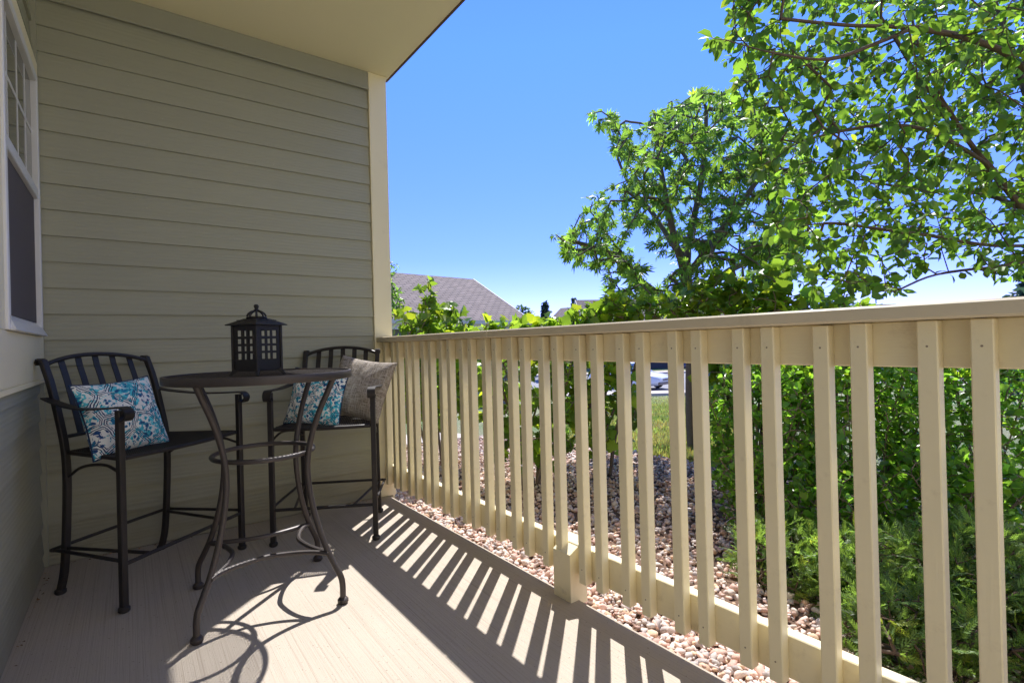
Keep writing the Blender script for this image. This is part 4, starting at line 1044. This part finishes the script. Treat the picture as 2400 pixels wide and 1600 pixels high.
# ------------------------------------------------------------------ cars
def car(label, col, lat, dep, heading, zg):
    u = RT*heading[0]+FW*heading[1]; root = empty('parked_car', tuple(site(lat, dep, zg)), math.atan2(u[1], u[0])); tag(root, label, 'car', 'cars parked beyond the lawn')
    m, nt, b, N, L = mat('car_paint'); b.inputs['Base Color'].default_value = (*col, 1); b.inputs['Roughness'].default_value = .25; b.inputs['Coat Weight'].default_value = .6
    rub = M.setdefault('tyre', simple('tyre_rubber', (.02, .02, .02), .8)); gl = M.setdefault('carglass', simple('car_glass', (.02, .025, .03), .05)); ch = M.setdefault('chrome', simple('chrome', (.5, .5, .5), .2, .9)); lt = M.setdefault('lens', simple('headlight_lens', (.75, .78, .8), .1))
    st_ = [(-2.25, .62, .45, .80), (-2.15, .78, .28, .92), (-1.5, .86, .20, .98), (-.6, .88, .18, .97), (.5, .88, .18, .96), (1.2, .87, .20, .93), (1.8, .82, .22, .84), (2.15, .72, .26, .72), (2.27, .58, .40, .62)]
    def ring_(x, w, lo, hi): return [(x, -w*.85, lo), (x, -w, lo+.12), (x, -w, (lo+hi)/2+.05), (x, -w*.93, hi-.06), (x, -w*.75, hi), (x, 0, hi+.025), (x, w*.75, hi), (x, w*.93, hi-.06), (x, w, (lo+hi)/2+.05), (x, w, lo+.12), (x, w*.85, lo)]
    b_ = MB(); vs = []; k = 11
    for s_ in st_: vs += ring_(*s_)
    fs = [(i*k+j, i*k+(j+1) % k, (i+1)*k+(j+1) % k, (i+1)*k+j) for i in range(len(st_)-1) for j in range(k)]
    fs += [tuple(range(k-1, -1, -1)), tuple(range((len(st_)-1)*k, len(st_)*k))]
    b_.add(vs, fs)
    cab = [(-2.0, .70, .95, 0), (-1.35, .62, 1.40, 1), (-.2, .62, 1.47, 1), (.35, .60, 1.42, 1), (1.15, .70, .94, 0)]; vs = []
    for x, w, h, t in cab: vs += [(x, -.80, .92), (x, -w, h-.04*t), (x, -w+.12*t, h), (x, w-.12*t, h), (x, w, h-.04*t), (x, .80, .92)]
    b_.add(vs, [(i*6+j, i*6+(j+1) % 6, (i+1)*6+(j+1) % 6, (i+1)*6+j) for i in range(4) for j in range(6)]); body = b_.build('body', m, root, True)
    g = MB()
    g.add([(1.12, -.66, .985), (1.12, .66, .985), (.43, .55, 1.39), (.43, -.55, 1.39)], [(0, 1, 2, 3)]); g.add([(-1.97, -.64, 1.0), (-1.97, .64, 1.0), (-1.42, .56, 1.37), (-1.42, -.56, 1.37)], [(0, 3, 2, 1)])
    for v in range(len(g.v)): x, y, z = g.v[v]; g.v[v] = (x+(.02 if x > 0 else -.02), y, z+.015)
    for s_ in (-1, 1):
        for xs in (((-1.75, 1.0), (-1.3, 1.36), (-.45, 1.40), (-.45, .99)), ((-.38, .99), (-.38, 1.40), (.28, 1.37), (.95, .99))):
            g.add([(x, s_*(.80-(z-.92)*.36+.008), z) for x, z in xs], [(0, 1, 2, 3) if s_ > 0 else (3, 2, 1, 0)])
    g.build('window', gl, root)
    for x in (-1.40, 1.38):
        for s_ in (-1, 1):
            w_ = MB(); prof = [(.0, -.1), (.22, -.1), (.31, -.09), (.33, -.05), (.33, .05), (.31, .09), (.22, .1), (.0, .1)]; w_.lathe([(max(r, .002), z) for r, z in prof], n=24)
            wo_ = w_.build('wheel', rub, root, True); wo_.matrix_local = Matrix.Translation((x, s_*.80, .33)) @ Matrix.Rotation(math.pi/2, 4, 'X')
            r_ = MB(); r_.lathe([(.002, -.106), (.2, -.104), (.2, .104), (.002, .106)], n=20); r_.build('rim', ch, wo_)
    for s_ in (-1, 1):
        h_ = MB(); h_.bbox(2.06, 2.235, min(s_*.40, s_*.66), max(s_*.40, s_*.66), .56, .68, .02); h_.build('headlight', lt, root)
    gr = MB(); gr.bbox(2.2, 2.285, -.32, .32, .50, .60, .01); gr.build('grille', M['screw'], root)
    gr = MB()
    for s_ in (-1, 1): gr.tube([(2.292, s_*.02, .50), (2.292, s_*.31, .51), (2.280, s_*.31, .595), (2.288, s_*.02, .60)], .012, 6, closed=True)
    gr.build('grille_trim', ch, root); bp = MB(); bp.bbox(2.15, 2.30, -.66, .66, .28, .44, .03); bp.build('bumper', M['screw'], root)
    return root
car('white parked car, its nose showing through the lawn gap in the railing', (.78, .79, .80), 6.55, 29.2, (.72, -.69), -1.715)
car('dark blue parked car across the road, right of the lawn gap', (.015, .025, .08), 15.6, 43.5, (-.9, -.4), -1.68)

# dead leaves and grit along the wall foot
rg = np.random.default_rng(81); n = 60
P = np.stack([rg.uniform(.05, 1.6, n), -np.abs(rg.normal(size=n))*.02-.015, np.full(n, .004)], 1); P[:25, 0] = .02+np.abs(rg.normal(size=25))*.02; P[:25, 1] = rg.uniform(-1.2, -.03, 25)
M['dry'] = leafmat('dry_leaf', (.26, .15, .08), (.3, .18, .08), .2, .8)
o = leaves('leaf_litter', OVAL, P, rg.normal(size=(n, 3))*np.array([1, 1, .15]), np.array([0, 0, 1.])+rg.normal(size=(n, 3))*.4, rg.uniform(.006, .018, n), M['dry'], None, rg, .5, .2); tag(o, 'crumbs of dry leaves along the foot of the siding', 'leaf litter', kind='stuff')
